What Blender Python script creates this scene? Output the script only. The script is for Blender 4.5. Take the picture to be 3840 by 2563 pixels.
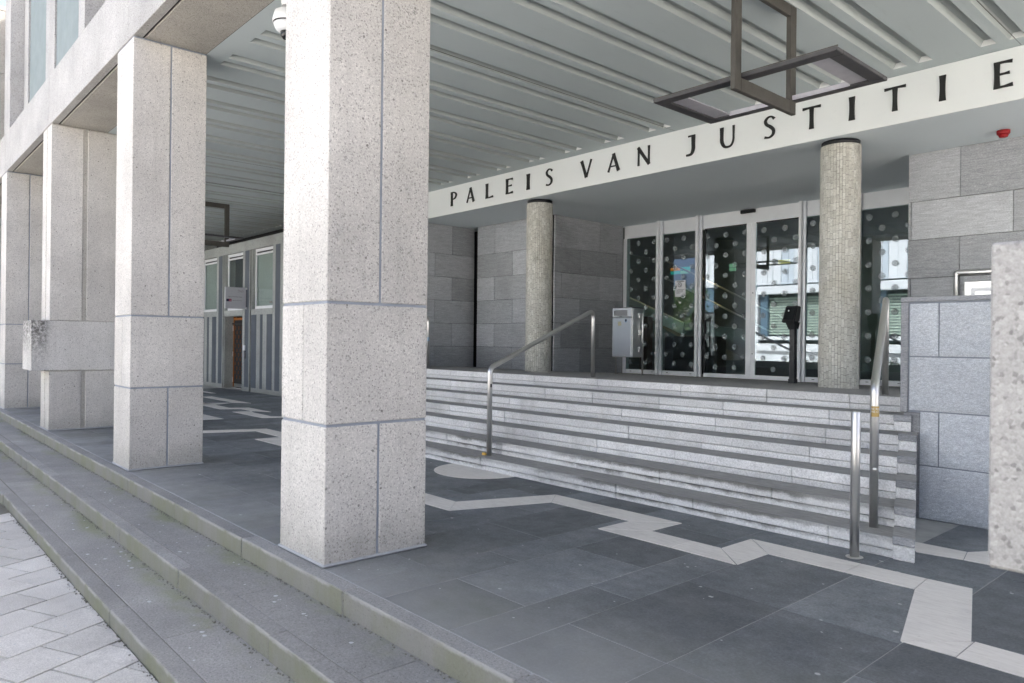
import bpy, bmesh, math, random
from mathutils import Vector, Matrix

for o in list(bpy.data.objects):
    bpy.data.objects.remove(o, do_unlink=True)
SC = bpy.context.scene
COL = SC.collection
RAD = math.radians

# ------------------------------------------------------------------ camera
YAW, PITCH, ROLL = RAD(48.098), RAD(0.02), RAD(0.626)
fw = Vector((-math.sin(YAW)*math.cos(PITCH), math.cos(YAW)*math.cos(PITCH), math.sin(PITCH)))
rt = Vector((math.cos(YAW), math.sin(YAW), 0))
up = rt.cross(fw)
rt2 = rt*math.cos(ROLL) + up*math.sin(ROLL)
up2 = -rt*math.sin(ROLL) + up*math.cos(ROLL)
cam_d = bpy.data.cameras.new("camera")
cam = bpy.data.objects.new("camera", cam_d)
COL.objects.link(cam)
cam.matrix_world = Matrix(((rt2.x, up2.x, -fw.x, 0), (rt2.y, up2.y, -fw.y, 0),
                           (rt2.z, up2.z, -fw.z, 1.445), (0, 0, 0, 1)))
cam_d.sensor_fit = 'HORIZONTAL'; cam_d.sensor_width = 36
cam_d.lens = 25.7806
cam_d.clip_start = 0.05; cam_d.clip_end = 500
cam_d.dof.use_dof = True; cam_d.dof.focus_distance = 8.0; cam_d.dof.aperture_fstop = 4.5
SC.camera = cam

# ------------------------------------------------------------------ world, sun, exposure
SUN_EL, SUN_AZ = RAD(50), RAD(12)          # sun stands behind the building (+Y), a little to +X
w = bpy.data.worlds.new("World"); SC.world = w; w.use_nodes = True
wn = w.node_tree.nodes; wl = w.node_tree.links
bg = wn['Background']
sky = wn.new('ShaderNodeTexSky'); sky.sky_type = 'NISHITA'; sky.sun_disc = False
sky.sun_elevation = SUN_EL; sky.sun_rotation = SUN_AZ
sky.air_density = 0.40; sky.dust_density = 5.5; sky.ozone_density = 0.1
wl.new(sky.outputs[0], bg.inputs[0]); bg.inputs[1].default_value = 0.15
sun_d = bpy.data.lights.new("sun", 'SUN'); sun_d.energy = 5.0; sun_d.angle = RAD(0.6)
sun_d.color = (1.0, 0.95, 0.88)
sun = bpy.data.objects.new("sun", sun_d); COL.objects.link(sun)
sdir = Vector((math.sin(SUN_AZ)*math.cos(SUN_EL), math.cos(SUN_AZ)*math.cos(SUN_EL), math.sin(SUN_EL)))
sun.rotation_euler = sdir.to_track_quat('Z', 'Y').to_euler()
sun.location = sdir*60
SC.view_settings.view_transform = 'Standard'; SC.view_settings.look = 'None'
SC.view_settings.exposure = 2.36; SC.view_settings.gamma = 1.0
SC.view_settings.use_curve_mapping = False
SC.render.engine = 'CYCLES'
cy = SC.cycles
cy.use_denoising = True
try: cy.denoiser = 'OPENIMAGEDENOISE'
except Exception: pass
cy.max_bounces = 9; cy.diffuse_bounces = 6; cy.glossy_bounces = 4; cy.transmission_bounces = 6
cy.transparent_max_bounces = 12
cy.caustics_reflective = False; cy.caustics_refractive = False
cy.sample_clamp_indirect = 8.0

rnd = random.Random(7)

# ------------------------------------------------------------------ measured constants (metres)
YF, X1, SP, CW, CD = 2.2204, -4.231, 4.4172, 0.642, 0.7767
ZJ1, ZJ2, ZC = 1.6849, 0.8968, 4.7176
YS, TR, RI, XS, SPL = 5.2683, 0.3042, 0.1399, -1.9675, 0.3442
YN, ZL0, ML = YS+6*TR, 7*RI, 0.03747
YFA, ZB, YG, XGL = 9.376, 4.1346, 13.2096, -10.898
YW, XW, YB, XB, XA = 11.039, -3.974, 10.903, -13.40, -13.705
YST, YBL = 8.042, 6.667
def zland(y): return ZL0 - ML*(y-YN)

# ------------------------------------------------------------------ node helpers
class NB:
    def __init__(s, name):
        s.m = bpy.data.materials.new(name); s.m.use_nodes = True
        s.t = s.m.node_tree; s.N = s.t.nodes; s.L = s.t.links
        s.b = s.N['Principled BSDF']; s.out = s.N['Material Output']
        s._pos = None
    def n(s, t): return s.N.new('ShaderNode'+t)
    def set(s, sock, v):
        if isinstance(v, bpy.types.NodeSocket): s.L.new(v, sock)
        elif v is not None: sock.default_value = v
    def pos(s):
        if s._pos is None: s._pos = s.n('NewGeometry')
        return s._pos.outputs['Position']
    def nrm(s):
        s.pos(); return s._pos.outputs['True Normal']
    def obj(s): return s.n('TexCoord').outputs['Object']
    def rand(s): return s.n('ObjectInfo').outputs['Random']
    def island(s): s.pos(); return s._pos.outputs['Random Per Island']
    def map(s, v, sc=(1,1,1), loc=(0,0,0), rot=(0,0,0)):
        k = s.n('Mapping'); s.set(k.inputs[0], v); k.inputs['Scale'].default_value = sc
        k.inputs['Location'].default_value = loc; k.inputs['Rotation'].default_value = rot
        return k.outputs[0]
    def noise(s, sc, v=None, det=4, rough=.55, dist=0.0):
        k = s.n('TexNoise'); s.set(k.inputs['Vector'], v if v is not None else s.pos())
        k.inputs['Scale'].default_value = sc; k.inputs['Detail'].default_value = det
        k.inputs['Roughness'].default_value = rough; k.inputs['Distortion'].default_value = dist
        return k.outputs[0]
    def vor(s, sc, v=None, feat='F1', out='Distance', rnd_=1.0):
        k = s.n('TexVoronoi'); k.feature = feat; s.set(k.inputs['Vector'], v if v is not None else s.pos())
        k.inputs['Scale'].default_value = sc; k.inputs['Randomness'].default_value = rnd_
        return k.outputs[out]
    def ramp(s, f, stops, interp='LINEAR'):
        k = s.n('ValToRGB'); s.set(k.inputs[0], f); e = k.color_ramp.elements
        k.color_ramp.interpolation = interp
        while len(e) < len(stops): e.new(0.5)
        for el, (p, c) in zip(e, stops):
            el.position = p
            el.color = (c, c, c, 1) if not hasattr(c, '__len__') else (c[0], c[1], c[2], 1)
        return k.outputs[0]
    def mix(s, f, a, b, mode='MIX'):
        k = s.n('Mix'); k.data_type = 'RGBA'; k.blend_type = mode
        s.set(k.inputs[0], f)
        for i, v in ((6, a), (7, b)):
            if not isinstance(v, bpy.types.NodeSocket):
                v = (v, v, v, 1) if not hasattr(v, '__len__') else (v[0], v[1], v[2], 1)
            s.set(k.inputs[i], v)
        return k.outputs[2]
    def math(s, op, a, b=None, c=None, clamp=False):
        k = s.n('Math'); k.operation = op; k.use_clamp = clamp
        s.set(k.inputs[0], a)
        if b is not None: s.set(k.inputs[1], b)
        if c is not None: s.set(k.inputs[2], c)
        return k.outputs[0]
    def sep(s, v):
        k = s.n('SeparateXYZ'); s.set(k.inputs[0], v); return k.outputs
    def smooth(s, v, a, b):
        k = s.n('MapRange'); k.interpolation_type = 'SMOOTHSTEP'; s.set(k.inputs[0], v)
        k.inputs[1].default_value = a; k.inputs[2].default_value = b
        return k.outputs[0]
    def bump(s, h, strength=.4, dist=.01, nrm=None):
        k = s.n('Bump'); s.set(k.inputs['Height'], h); k.inputs['Strength'].default_value = strength
        k.inputs['Distance'].default_value = dist
        if nrm is not None: s.set(k.inputs['Normal'], nrm)
        return k.outputs[0]
    def fin(s, col=None, rough=.7, metal=0.0, nrm=None, spec=.4):
        b = s.b
        if col is not None:
            if not isinstance(col, bpy.types.NodeSocket): col = (col[0], col[1], col[2], 1)
            s.set(b.inputs['Base Color'], col)
        s.set(b.inputs['Roughness'], rough); s.set(b.inputs['Metallic'], metal)
        b.inputs['Specular IOR Level'].default_value = spec
        if nrm is not None: s.set(b.inputs['Normal'], nrm)
        return s.m

MT = {}
def plain(name, c, rough=.5, metal=0.0, var=.12, sc=6.0, bump=0.0):
    k = NB(name)
    n = k.noise(sc, det=5)
    col = k.mix(n, [x*(1-var) for x in c], [min(1, x*(1+var)) for x in c])
    nr = k.bump(k.noise(sc*14, det=3), bump, .004) if bump else None
    MT[name] = k.fin(col, rough, metal, nr)
    return MT[name]

def concrete(name, c, stain=0.0, bmp=.38):
    k = NB(name)
    p = k.pos()
    cell = k.vor(112, out='Color')
    g = k.sep(cell)[0]
    agg = k.ramp(g, [(0, .56), (.07, .76), (.14, .92), (.5, 1.0), (.85, 1.07), (1, 1.2)])
    big = k.ramp(k.sep(k.vor(30, out='Color'))[1], [(0, .0), (.955, .0), (.97, 1.0)], 'LINEAR')
    bigd = k.math('MULTIPLY', big, k.math('LESS_THAN', k.vor(30), .26))
    mott = k.ramp(k.noise(1.3, det=4), [(.3, .84), (.7, 1.08)])
    fine = k.ramp(k.noise(240, det=2), [(.25, .84), (.75, 1.14)])
    col = k.mix(1.0, k.mix(1.0, c, agg, 'MULTIPLY'), k.mix(1.0, mott, fine, 'MULTIPLY'), 'MULTIPLY')
    col = k.mix(k.math('MULTIPLY', bigd, .7), col, (.12, .11, .10))
    col = k.mix(1.0, col, k.math('MULTIPLY_ADD', k.rand(), .12, .94), 'MULTIPLY')
    streak = k.smooth(k.noise(3.0, k.map(p, (2.5, 2.5, .22)), det=6, rough=.65), .50, .76)
    col = k.mix(k.math('MULTIPLY', streak, .26), col, (.27, .26, .245))
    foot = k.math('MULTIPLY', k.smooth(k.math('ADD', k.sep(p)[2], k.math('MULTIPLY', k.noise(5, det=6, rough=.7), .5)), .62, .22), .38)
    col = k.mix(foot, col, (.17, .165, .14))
    if stain:
        s = k.sep(p)
        run = k.noise(9, k.map(p, (1, 1, .12)), det=5, rough=.6)
        y = k.smooth(k.math('ADD', s[1], k.math('MULTIPLY', run, .22)), 2.42, 2.22)
        z = k.smooth(s[2], .95, 1.66)
        mk = k.math('MULTIPLY', y, k.math('MULTIPLY', k.math('ADD', k.math('MULTIPLY', z, .75), .2),
                                           k.smooth(k.noise(26, det=6, rough=.7), .3, .62)))
        col = k.mix(k.math('MULTIPLY', mk, stain), col, (.055, .053, .048))
    h = k.math('ADD', k.math('MULTIPLY', k.vor(112), -1.0), k.math('MULTIPLY', k.noise(240, det=2), .4))
    MT[name] = k.fin(col, .86, 0, k.bump(h, bmp, .006), .25)

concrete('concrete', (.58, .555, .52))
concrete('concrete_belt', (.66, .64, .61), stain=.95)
concrete('concrete_near_dimmed', (.36, .35, .335), bmp=.16)  # darkened copy of the concrete, holds down the light on the near belt
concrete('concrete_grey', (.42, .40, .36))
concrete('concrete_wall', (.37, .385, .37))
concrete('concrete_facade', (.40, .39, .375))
plain('mortar', (.27, .295, .335), .8, 0, .25, 9, .3)
plain('mortar_pale', (.36, .37, .38), .8, 0, .2, 14, .3)

def mk_floor():
    k = NB('floor_slate'); p = k.pos(); s = k.sep(p)
    base = k.ramp(k.noise(2.2, det=6, rough=.65), [(.25, (.108, .117, .128)), (.55, (.150, .161, .173)), (.8, (.208, .219, .230))])
    r = k.math('MULTIPLY_ADD', k.rand(), .55, .72)
    base = k.mix(1.0, base, r, 'MULTIPLY')
    grit = k.ramp(k.noise(62, det=6, rough=.85), [(.28, .55), (.5, 1.0), (.72, 1.6)])
    base = k.mix(1.0, base, grit, 'MULTIPLY')
    base = k.mix(1.0, base, k.ramp(k.noise(11, det=6, rough=.7), [(.3, .80), (.7, 1.22)]), 'MULTIPLY')
    dash = k.smooth(k.noise(9, k.map(p, (1, 3.2, 1), rot=(0, 0, .5)), det=5, rough=.7), .645, .70)
    base = k.mix(k.math('MULTIPLY', dash, .55), base, (.028, .030, .034))
    pale = k.smooth(k.noise(1.1, k.map(p, loc=(3, 9, 0)), det=5, rough=.6), .58, .80)
    base = k.mix(k.math('MULTIPLY', pale, .42), base, (.25, .255, .262))
    # algae and wear where rain reaches the open edge
    edge = k.smooth(k.math('ADD', s[1], k.math('MULTIPLY', k.noise(1.6, det=5), 1.2)), 4.1, 2.7)
    base = k.mix(k.math('MULTIPLY', edge, .55), base, k.mix(k.noise(3, det=4), (.30, .298, .272), (.40, .395, .36)))
    grn = k.math('MULTIPLY', k.smooth(k.noise(.9, k.map(p, loc=(5, 2, 0)), det=5), .50, .72), edge)
    base = k.mix(k.math('MULTIPLY', grn, .5), base, (.105, .125, .075))
    rough = k.ramp(k.noise(5, det=5), [(.3, .48), (.7, .68)])
    MT['floor_slate'] = k.fin(base, rough, 0, k.bump(k.noise(120, det=4, rough=.7), .30, .004), .42)
mk_floor()

def mk_step(name, riser):
    k = NB(name); p = k.pos(); s = k.sep(p)
    base = k.ramp(k.noise(1.7, det=6, rough=.65), [(.25, (.215, .213, .20)), (.55, (.285, .28, .262)), (.8, (.35, .345, .325))])
    base = k.mix(1.0, base, k.math('MULTIPLY_ADD', k.rand(), .2, .92), 'MULTIPLY')
    pit = k.smooth(k.vor(46), .08, .26)
    base = k.mix(1.0, base, k.ramp(pit, [(0, .60), (1, 1.0)]), 'MULTIPLY')
    base = k.mix(1.0, base, k.ramp(k.noise(70, det=6, rough=.8), [(.3, .68), (.7, 1.36)]), 'MULTIPLY')
    n1 = k.noise(1.25, k.map(p, (1, 1.6, 1)), det=6, rough=.65)
    f = k.math('FRACT', k.math('DIVIDE', k.math('SUBTRACT', s[1], 1.216), .445))
    nearriser = k.smooth(k.math('ADD', f, k.math('MULTIPLY', k.math('SUBTRACT', n1, .5), .9)), .62, 1.0)
    base = k.mix(k.math('MULTIPLY', nearriser, .40), base, k.mix(k.smooth(n1, .4, .66), (.29, .285, .24), (.25, .275, .13)))
    moss = k.math('MULTIPLY', k.smooth(n1, .45, .66), k.smooth(f, .55, .92))
    base = k.mix(k.math('MULTIPLY', moss, .30), base, (.17, .195, .085))
    if riser:
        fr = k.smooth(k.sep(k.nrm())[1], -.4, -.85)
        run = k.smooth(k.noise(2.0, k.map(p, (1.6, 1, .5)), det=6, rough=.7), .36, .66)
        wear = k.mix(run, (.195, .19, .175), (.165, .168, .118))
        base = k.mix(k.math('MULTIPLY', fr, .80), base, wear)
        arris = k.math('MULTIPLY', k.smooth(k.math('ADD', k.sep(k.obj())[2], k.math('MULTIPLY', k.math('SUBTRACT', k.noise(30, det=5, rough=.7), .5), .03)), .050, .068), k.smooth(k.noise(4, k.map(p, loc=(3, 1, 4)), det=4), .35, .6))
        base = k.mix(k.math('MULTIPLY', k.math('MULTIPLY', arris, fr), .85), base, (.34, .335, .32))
    MT[name] = k.fin(base, .85, 0, k.bump(k.math('ADD', pit, k.noise(90, det=4)), .5, .006), .3)
mk_step('step_slab', False); mk_step('step_curb', True)

def mk_inlay():
    k = NB('travertine'); p = k.pos()
    st = k.noise(6, k.map(p, (1.2, 9, 1), rot=(0, 0, .25)), det=7, rough=.72)
    base = k.ramp(st, [(.25, (.58, .545, .505)), (.5, (.75, .715, .675)), (.75, (.83, .80, .76))])
    pit = k.smooth(k.noise(22, k.map(p, (1, 3.0, 1)), det=6, rough=.75), .62, .70)
    base = k.mix(k.math('MULTIPLY', pit, .6), base, (.17, .155, .14))
    dirt = k.smooth(k.noise(1.5, det=6, rough=.6), .5, .8)
    base = k.mix(k.math('MULTIPLY', dirt, .3), base, (.22, .215, .21))
    MT['travertine'] = k.fin(base, .6, 0, k.bump(st, .15, .003), .4)
mk_inlay()

def mk_paver():
    k = NB('paver'); p = k.pos()
    base = k.ramp(k.noise(2.5, det=6, rough=.6), [(.3, (.49, .475, .435)), (.7, (.61, .595, .55))])
    base = k.mix(1.0, base, k.math('MULTIPLY_ADD', k.rand(), .22, .88), 'MULTIPLY')
    base = k.mix(1.0, base, k.ramp(k.noise(150, det=4, rough=.7), [(.3, .70), (.7, 1.28)]), 'MULTIPLY')
    sm = k.smooth(k.noise(3.5, k.map(p, loc=(8, 3, 0)), det=6, rough=.7), .50, .72)
    base = k.mix(k.math('MULTIPLY', sm, .35), base, (.24, .235, .215))
    MT['paver'] = k.fin(base, .88, 0, k.bump(k.noise(160, det=3), .35, .004), .25)
mk_paver()
plain('joint_sand', (.16, .155, .125), .95, 0, .3, 20, .5)
plain('joint_pale', (.36, .365, .355), .9, 0, .3, 8, .3)
plain('plaza', (.56, .55, .53), .9, 0, .12, 1.5, .3)

def mk_granite(name, stained=False, top=False):
    k = NB(name); p = k.pos()
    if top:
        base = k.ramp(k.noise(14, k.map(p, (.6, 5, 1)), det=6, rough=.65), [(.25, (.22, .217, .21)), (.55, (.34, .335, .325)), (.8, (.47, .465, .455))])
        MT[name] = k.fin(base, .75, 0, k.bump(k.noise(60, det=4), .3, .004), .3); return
    base = k.ramp(k.noise(1.2, det=5), [(.3, (.56, .56, .57)), (.7, (.70, .70, .705))])
    base = k.mix(1.0, base, k.math('MULTIPLY_ADD', k.rand(), .26, .86), 'MULTIPLY')
    sp = k.ramp(k.noise(70, det=5, rough=.8), [(.28, .58), (.5, 1.0), (.74, 1.34)])
    base = k.mix(1.0, base, sp, 'MULTIPLY')
    stv = k.smooth(k.noise(70, k.map(p, (1, 1, .14)), det=4, rough=.7), .60, .72)
    base = k.mix(k.math('MULTIPLY', stv, .28), base, (.78, .78, .79))
    dirt = k.smooth(k.noise(2.2, k.map(p, (1, 1, .5), loc=(4, 0, 0)), det=6, rough=.65), .5, .75)
    base = k.mix(k.math('MULTIPLY', dirt, .35), base, (.20, .195, .185))
    if stained:
        o = k.sep(k.obj()); z = o[2]
        nn = k.noise(5, k.map(p, (1, 1, 2.2)), det=7, rough=.75)
        topm = k.smooth(k.math('ADD', z, k.math('MULTIPLY', k.math('SUBTRACT', nn, .5), .11)), -.012, .030)
        band = k.smooth(k.noise(.55, k.map(p, loc=(1.7, 0, 0)), det=2), .40, .55)
        base = k.mix(k.math('MULTIPLY', topm, k.math('MULTIPLY_ADD', band, .60, .28)), base, (.10, .097, .088))
        low = k.math('SUBTRACT', 1.0, topm)
        wl_ = k.math('MULTIPLY', low, k.smooth(k.noise(8, det=5), .35, .65))
        base = k.mix(k.math('MULTIPLY', wl_, .45), base, (.70, .70, .69))
    MT[name] = k.fin(base, .72, 0, k.bump(k.noise(120, k.map(p, (1, 1, .4)), det=4, rough=.7), .35, .004), .35)
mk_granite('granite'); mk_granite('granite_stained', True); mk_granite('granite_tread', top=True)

def mk_gneiss(name, lo, hi, fleck):
    k = NB(name); p = k.pos()
    st = k.noise(5, k.map(p, (1, 1, 10)), det=7, rough=.75)
    base = k.ramp(st, [(.28, lo), (.72, hi)])
    base = k.mix(1.0, base, k.math('MULTIPLY_ADD', k.rand(), .42, .78), 'MULTIPLY')
    g = k.ramp(k.noise(48, k.map(p, (1, 1, 2.4)), det=6, rough=.8), [(.3, .60), (.7, 1.45)])
    base = k.mix(1.0, base, g, 'MULTIPLY')
    fl = k.smooth(k.noise(15, k.map(p, (1, 1, 4.0)), det=4, rough=.65), .66, .70)
    base = k.mix(k.math('MULTIPLY', fl, fleck), base, (.78, .78, .78))
    damp = k.smooth(k.noise(.9, k.map(p, loc=(2, 6, 1)), det=5), .52, .72)
    base = k.mix(k.math('MULTIPLY', damp, .28), base, [x*.45 for x in lo])
    MT[name] = k.fin(base, .6, 0, k.bump(st, .25, .006), .35)
mk_gneiss('gneiss', (.31, .32, .335), (.56, .57, .59), .8)
mk_gneiss('gneiss_edge', (.20, .205, .22), (.33, .335, .35), .4)

def mk_rough():
    k = NB('rough_granite'); p = k.pos()
    wv = k.map(p, (1, 1, 2.6), rot=(0, RAD(9), 0))
    n = k.noise(34, wv, det=7, rough=.78, dist=.5)
    cr = k.smooth(k.math('ABSOLUTE', k.math('SUBTRACT', k.noise(30, k.map(p, (1, 1, 3.4), rot=(0, RAD(9), 0)), det=6, rough=.75, dist=.9), .5)), .0, .06)
    base = k.ramp(n, [(.25, (.48, .51, .56)), (.55, (.74, .77, .81)), (.8, (.86, .88, .90))])
    base = k.mix(1.0, base, k.math('MULTIPLY_ADD', k.rand(), .16, .92), 'MULTIPLY')
    base = k.mix(k.math('MULTIPLY', k.math('SUBTRACT', 1.0, cr), .45), base, (.14, .15, .175))
    base = k.mix(1.0, base, k.ramp(k.noise(150, det=2), [(.3, .86), (.7, 1.14)]), 'MULTIPLY')
    MT['rough_granite'] = k.fin(base, .7, 0, k.bump(k.math('ADD', n, k.math('MULTIPLY', cr, .4)), .55, .010), .35)
mk_rough()

def mk_paint(name, c, dirt):
    k = NB(name); p = k.pos()
    base = k.mix(k.noise(.8, det=4), [x*.94 for x in c], c)
    sp = k.smooth(k.noise(13, det=6, rough=.75), .68, .76)
    base = k.mix(k.math('MULTIPLY', sp, dirt), base, [x*.35 for x in c])
    st = k.smooth(k.noise(4, k.map(p, (3, .5, 3)), det=6, rough=.7), .55, .8)
    base = k.mix(k.math('MULTIPLY', st, dirt*.5), base, [x*.6 for x in c])
    MT[name] = k.fin(base, .6, 0, k.bump(k.noise(60, det=2), .06, .003), .3)
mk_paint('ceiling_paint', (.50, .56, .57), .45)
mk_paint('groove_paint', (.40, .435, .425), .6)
mk_paint('soffit_paint', (.74, .81, .84), .25)
mk_paint('fascia_paint', (.84, .86, .85), .22)

def mk_steel(name, c, rough, sc=(40, 40, 2)):
    k = NB(name)
    n = k.noise(20, k.map(k.pos(), sc), det=4)
    MT[name] = k.fin(k.mix(n, [x*.94 for x in c], c), k.ramp(n, [(.3, rough*.92), (.7, rough*1.08)]), 1.0, None, .5)
mk_steel('steel', (.66, .655, .64), .36)
mk_steel('steel_sheet', (.68, .68, .67), .34)
plain('aluminium', (.78, .79, .82), .42, .15, .06, 3)
plain('white_frame', (.84, .85, .87), .45, 0, .08, 4)
plain('lamp_metal', (.075, .070, .062), .55, .1, .35, 9, .2)
plain('lamp_metal_dark', (.070, .068, .072), .5, .1, .25, 9, .2)
plain('black_metal', (.014, .0145, .017), .38, 0, .3, 12)
plain('black_paint', (.012, .012, .011), .5, 0, .2, 30)
plain('screen_black', (.010, .011, .013), .12, 0, .1, 5)
plain('dark_rubber', (.02, .02, .022), .7)
plain('red_plastic', (.32, .010, .014), .35, 0, .1)
plain('white_plastic', (.72, .73, .75), .4, 0, .06)
plain('grey_plastic', (.30, .30, .31), .5)
plain('slate_stripe', (.092, .105, .125), .7, 0, .22, 4, .2)
plain('orange_wood', (.38, .13, .025), .5, 0, .2)
plain('ring_rust', (.26, .10, .04), .55, 0, .3, 30)
plain('door_dark', (.022, .020, .019), .5, 0, .2)
plain('sign_panel', (.52, .52, .56), .4, 0, .04)
plain('ink_navy', (.012, .014, .05), .5); plain('ink_red', (.30, .01, .06), .5); plain('ink_pink', (.85, .62, .70), .5)
plain('ink_black', (.02, .02, .025), .6); plain('ink_wine', (.10, .02, .05), .6)
plain('paper', (.74, .74, .76), .8, 0, .05); plain('sticker_gold', (.42, .29, .09), .5); plain('sticker_cream', (.60, .55, .36), .6)
plain('sticker_blue', (.42, .54, .66), .5)
plain('gum', (.50, .51, .50), .8, 0, .2); plain('yellow_bit', (.68, .42, .10), .7)
plain('dark_void', (.012, .012, .013), .9)
plain('hall_dark', (.22, .25, .24), .8, 0, .3, 1.5); plain('hall_floor', (.05, .052, .055), .35)
plain('hall_green', (.70, .78, .74), .5, 0, .05, 2); plain('hall_brown', (.10, .05, .025), .5); plain('hall_beige', (.30, .27, .20), .6)
plain('curtain', (.36, .39, .36), .9, 0, .12, 1.2); plain('curtain_dark', (.09, .09, .08), .9, 0, .2, 1.2)
plain('opp_white', (.66, .69, .72), .7, 0, .05, 1); plain('opp_blue', (.50, .56, .62), .7, 0, .06, 1); plain('opp_dark', (.02, .028, .034), .2)
plain('opp_blind', (.42, .52, .45), .7); plain('opp_stone', (.62, .65, .68), .7, 0, .1, 1.5); plain('opp_blue_dark', (.10, .16, .22), .5)
plain('facade_teal', (.20, .235, .235), .9, 0, .16, 5, .8)
plain('bark', (.10, .075, .055), .9, 0, .3, 8, .5)
def mk_leaf(name, a, b):
    k = NB(name); MT[name] = k.fin(k.mix(k.island(), a, b), .55, 0, None, .3)
mk_leaf('leaf', (.035, .085, .018), (.085, .17, .035)); mk_leaf('leaf_dark', (.012, .022, .012), (.05, .065, .045)); mk_leaf('blossom', (.55, .55, .46), (.75, .72, .66))
def mk_tile():
    k = NB('mosaic_tile'); p = k.pos()
    base = k.ramp(k.island(), [(0, (.50, .485, .435)), (.3, (.56, .545, .49)), (.7, (.61, .595, .54)), (1, (.66, .65, .60))])
    base = k.mix(1.0, base, k.ramp(k.noise(45, det=5, rough=.7), [(.3, .74), (.7, 1.18)]), 'MULTIPLY')
    dirt = k.smooth(k.noise(3.2, k.map(p, (1.3, 1.3, .7)), det=7, rough=.72), .52, .74)
    base = k.mix(k.math('MULTIPLY', dirt, .62), base, (.12, .112, .092))
    yel = k.smooth(k.noise(1.1, k.map(p, loc=(7, 1, 3)), det=4), .5, .7)
    base = k.mix(k.math('MULTIPLY', yel, .15), base, (.34, .29, .15))
    MT['mosaic_tile'] = k.fin(base, .55, 0, k.bump(k.noise(60, det=4), .3, .004), .4)
mk_tile()
plain('grout', (.07, .066, .055), .9, 0, .3, 20)

def mk_glass(name, tint, boost):
    k = NB(name); t = k.t; k.N.remove(k.b)
    tr = k.n('BsdfTransparent'); tr.inputs[0].default_value = (*tint, 1)
    gl = k.n('BsdfGlossy'); gl.inputs['Roughness'].default_value = 0.0; gl.inputs[0].default_value = (.78, .88, .96, 1)
    nb = k.bump(k.noise(.55, det=1), .10, .02); k.L.new(nb, gl.inputs['Normal'])
    fr = k.n('Fresnel'); fr.inputs[0].default_value = 1.52
    k.pos(); front = k.math('SUBTRACT', 1.0, k._pos.outputs['Backfacing'])
    f = k.math('MULTIPLY', k.math('MULTIPLY', fr.outputs[0], boost, clamp=True), front)
    mx = k.n('MixShader'); k.L.new(f, mx.inputs[0]); k.L.new(tr.outputs[0], mx.inputs[1]); k.L.new(gl.outputs[0], mx.inputs[2])
    k.L.new(mx.outputs[0], k.out.inputs[0]); MT[name] = k.m
mk_glass('glass', (.82, .92, .91), 3.2)
mk_glass('glass_far', (.93, .96, .95), 2.0)
def mk_film():
    k = NB('frost_film'); k.b.inputs['Base Color'].default_value = (.50, .56, .57, 1); k.b.inputs['Roughness'].default_value = .6
    tr = k.n('BsdfTransparent'); mx = k.n('MixShader'); mx.inputs[0].default_value = .27
    k.L.new(tr.outputs[0], mx.inputs[1]); k.L.new(k.b.outputs[0], mx.inputs[2]); k.L.new(mx.outputs[0], k.out.inputs[0]); MT['frost_film'] = k.m
mk_film()
def emit(name, c, s):
    k = NB(name); k.b.inputs['Base Color'].default_value = (*c, 1); k.b.inputs['Emission Color'].default_value = (*c, 1); k.b.inputs['Emission Strength'].default_value = s; MT[name] = k.m
emit('lamp_warm', (1.0, .66, .28), 1.6)
for nm, c in (('pane_teal', (.04, .50, .42)), ('pane_green', (.30, .62, .38)), ('pane_orange', (.95, .30, .03)), ('pane_yellow', (.70, .62, .22)), ('pane_rose', (.45, .10, .22))): emit(nm, c, .09)
def mk_diff():
    k = NB('lamp_diffuser'); MT['lamp_diffuser'] = k.fin(k.mix(k.noise(14, det=5), (.36, .35, .39), (.50, .49, .53)), .35)
mk_diff()

# ------------------------------------------------------------------ mesh helpers
_cache = {}
def link(name, me, parent=None, loc=(0, 0, 0), rot=None):
    o = bpy.data.objects.new(name, me); COL.objects.link(o)
    o.location = loc
    if rot: o.rotation_euler = rot
    if parent: o.parent = parent; o.matrix_parent_inverse = parent.matrix_basis.inverted()
    return o
def mesh(name, vs, fs, mat, smooth=False):
    me = bpy.data.meshes.new(name); me.from_pydata(vs, [], fs); me.update()
    for m in (mat if isinstance(mat, (list, tuple)) else [mat]): me.materials.append(MT[m])
    if smooth: me.polygons.foreach_set('use_smooth', [True]*len(me.polygons))
    return me
def add(name, vs, fs, mat, parent=None, smooth=False):
    c = [sum(v[i] for v in vs)/len(vs) for i in range(3)]
    return link(name, mesh(name, [(v[0]-c[0], v[1]-c[1], v[2]-c[2]) for v in vs], fs, mat, smooth), parent, c)
def boxmesh(name, dx, dy, dz, mat, bev):
    key = (round(dx, 4), round(dy, 4), round(dz, 4), mat, round(bev, 4))
    if key in _cache: return _cache[key]
    bm = bmesh.new(); bmesh.ops.create_cube(bm, size=1)
    for v in bm.verts: v.co = (v.co.x*dx, v.co.y*dy, v.co.z*dz)
    if bev > 0: bmesh.ops.bevel(bm, geom=bm.edges[:], offset=min(bev, .45*min(dx, dy, dz)), segments=1, affect='EDGES')
    me = bpy.data.meshes.new(name); bm.to_mesh(me); bm.free(); me.materials.append(MT[mat])
    _cache[key] = me; return me
def box(name, x, y, z, mat, parent=None, bev=.004, rot=None):
    me = boxmesh(name, x[1]-x[0], y[1]-y[0], z[1]-z[0], mat, bev)
    return link(name, me, parent, ((x[0]+x[1])/2, (y[0]+y[1])/2, (z[0]+z[1])/2), rot)
def empty(name, loc, label, cat, group=None):
    o = bpy.data.objects.new(name, None); COL.objects.link(o); o.location = loc
    o.empty_display_size = .2
    return tag(o, label, cat, group)
def tag(o, label, cat, group=None):
    o['label'] = label; o['category'] = cat
    if group: o['group'] = group
    return o
def kind(o, k): o['kind'] = k; return o
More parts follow.
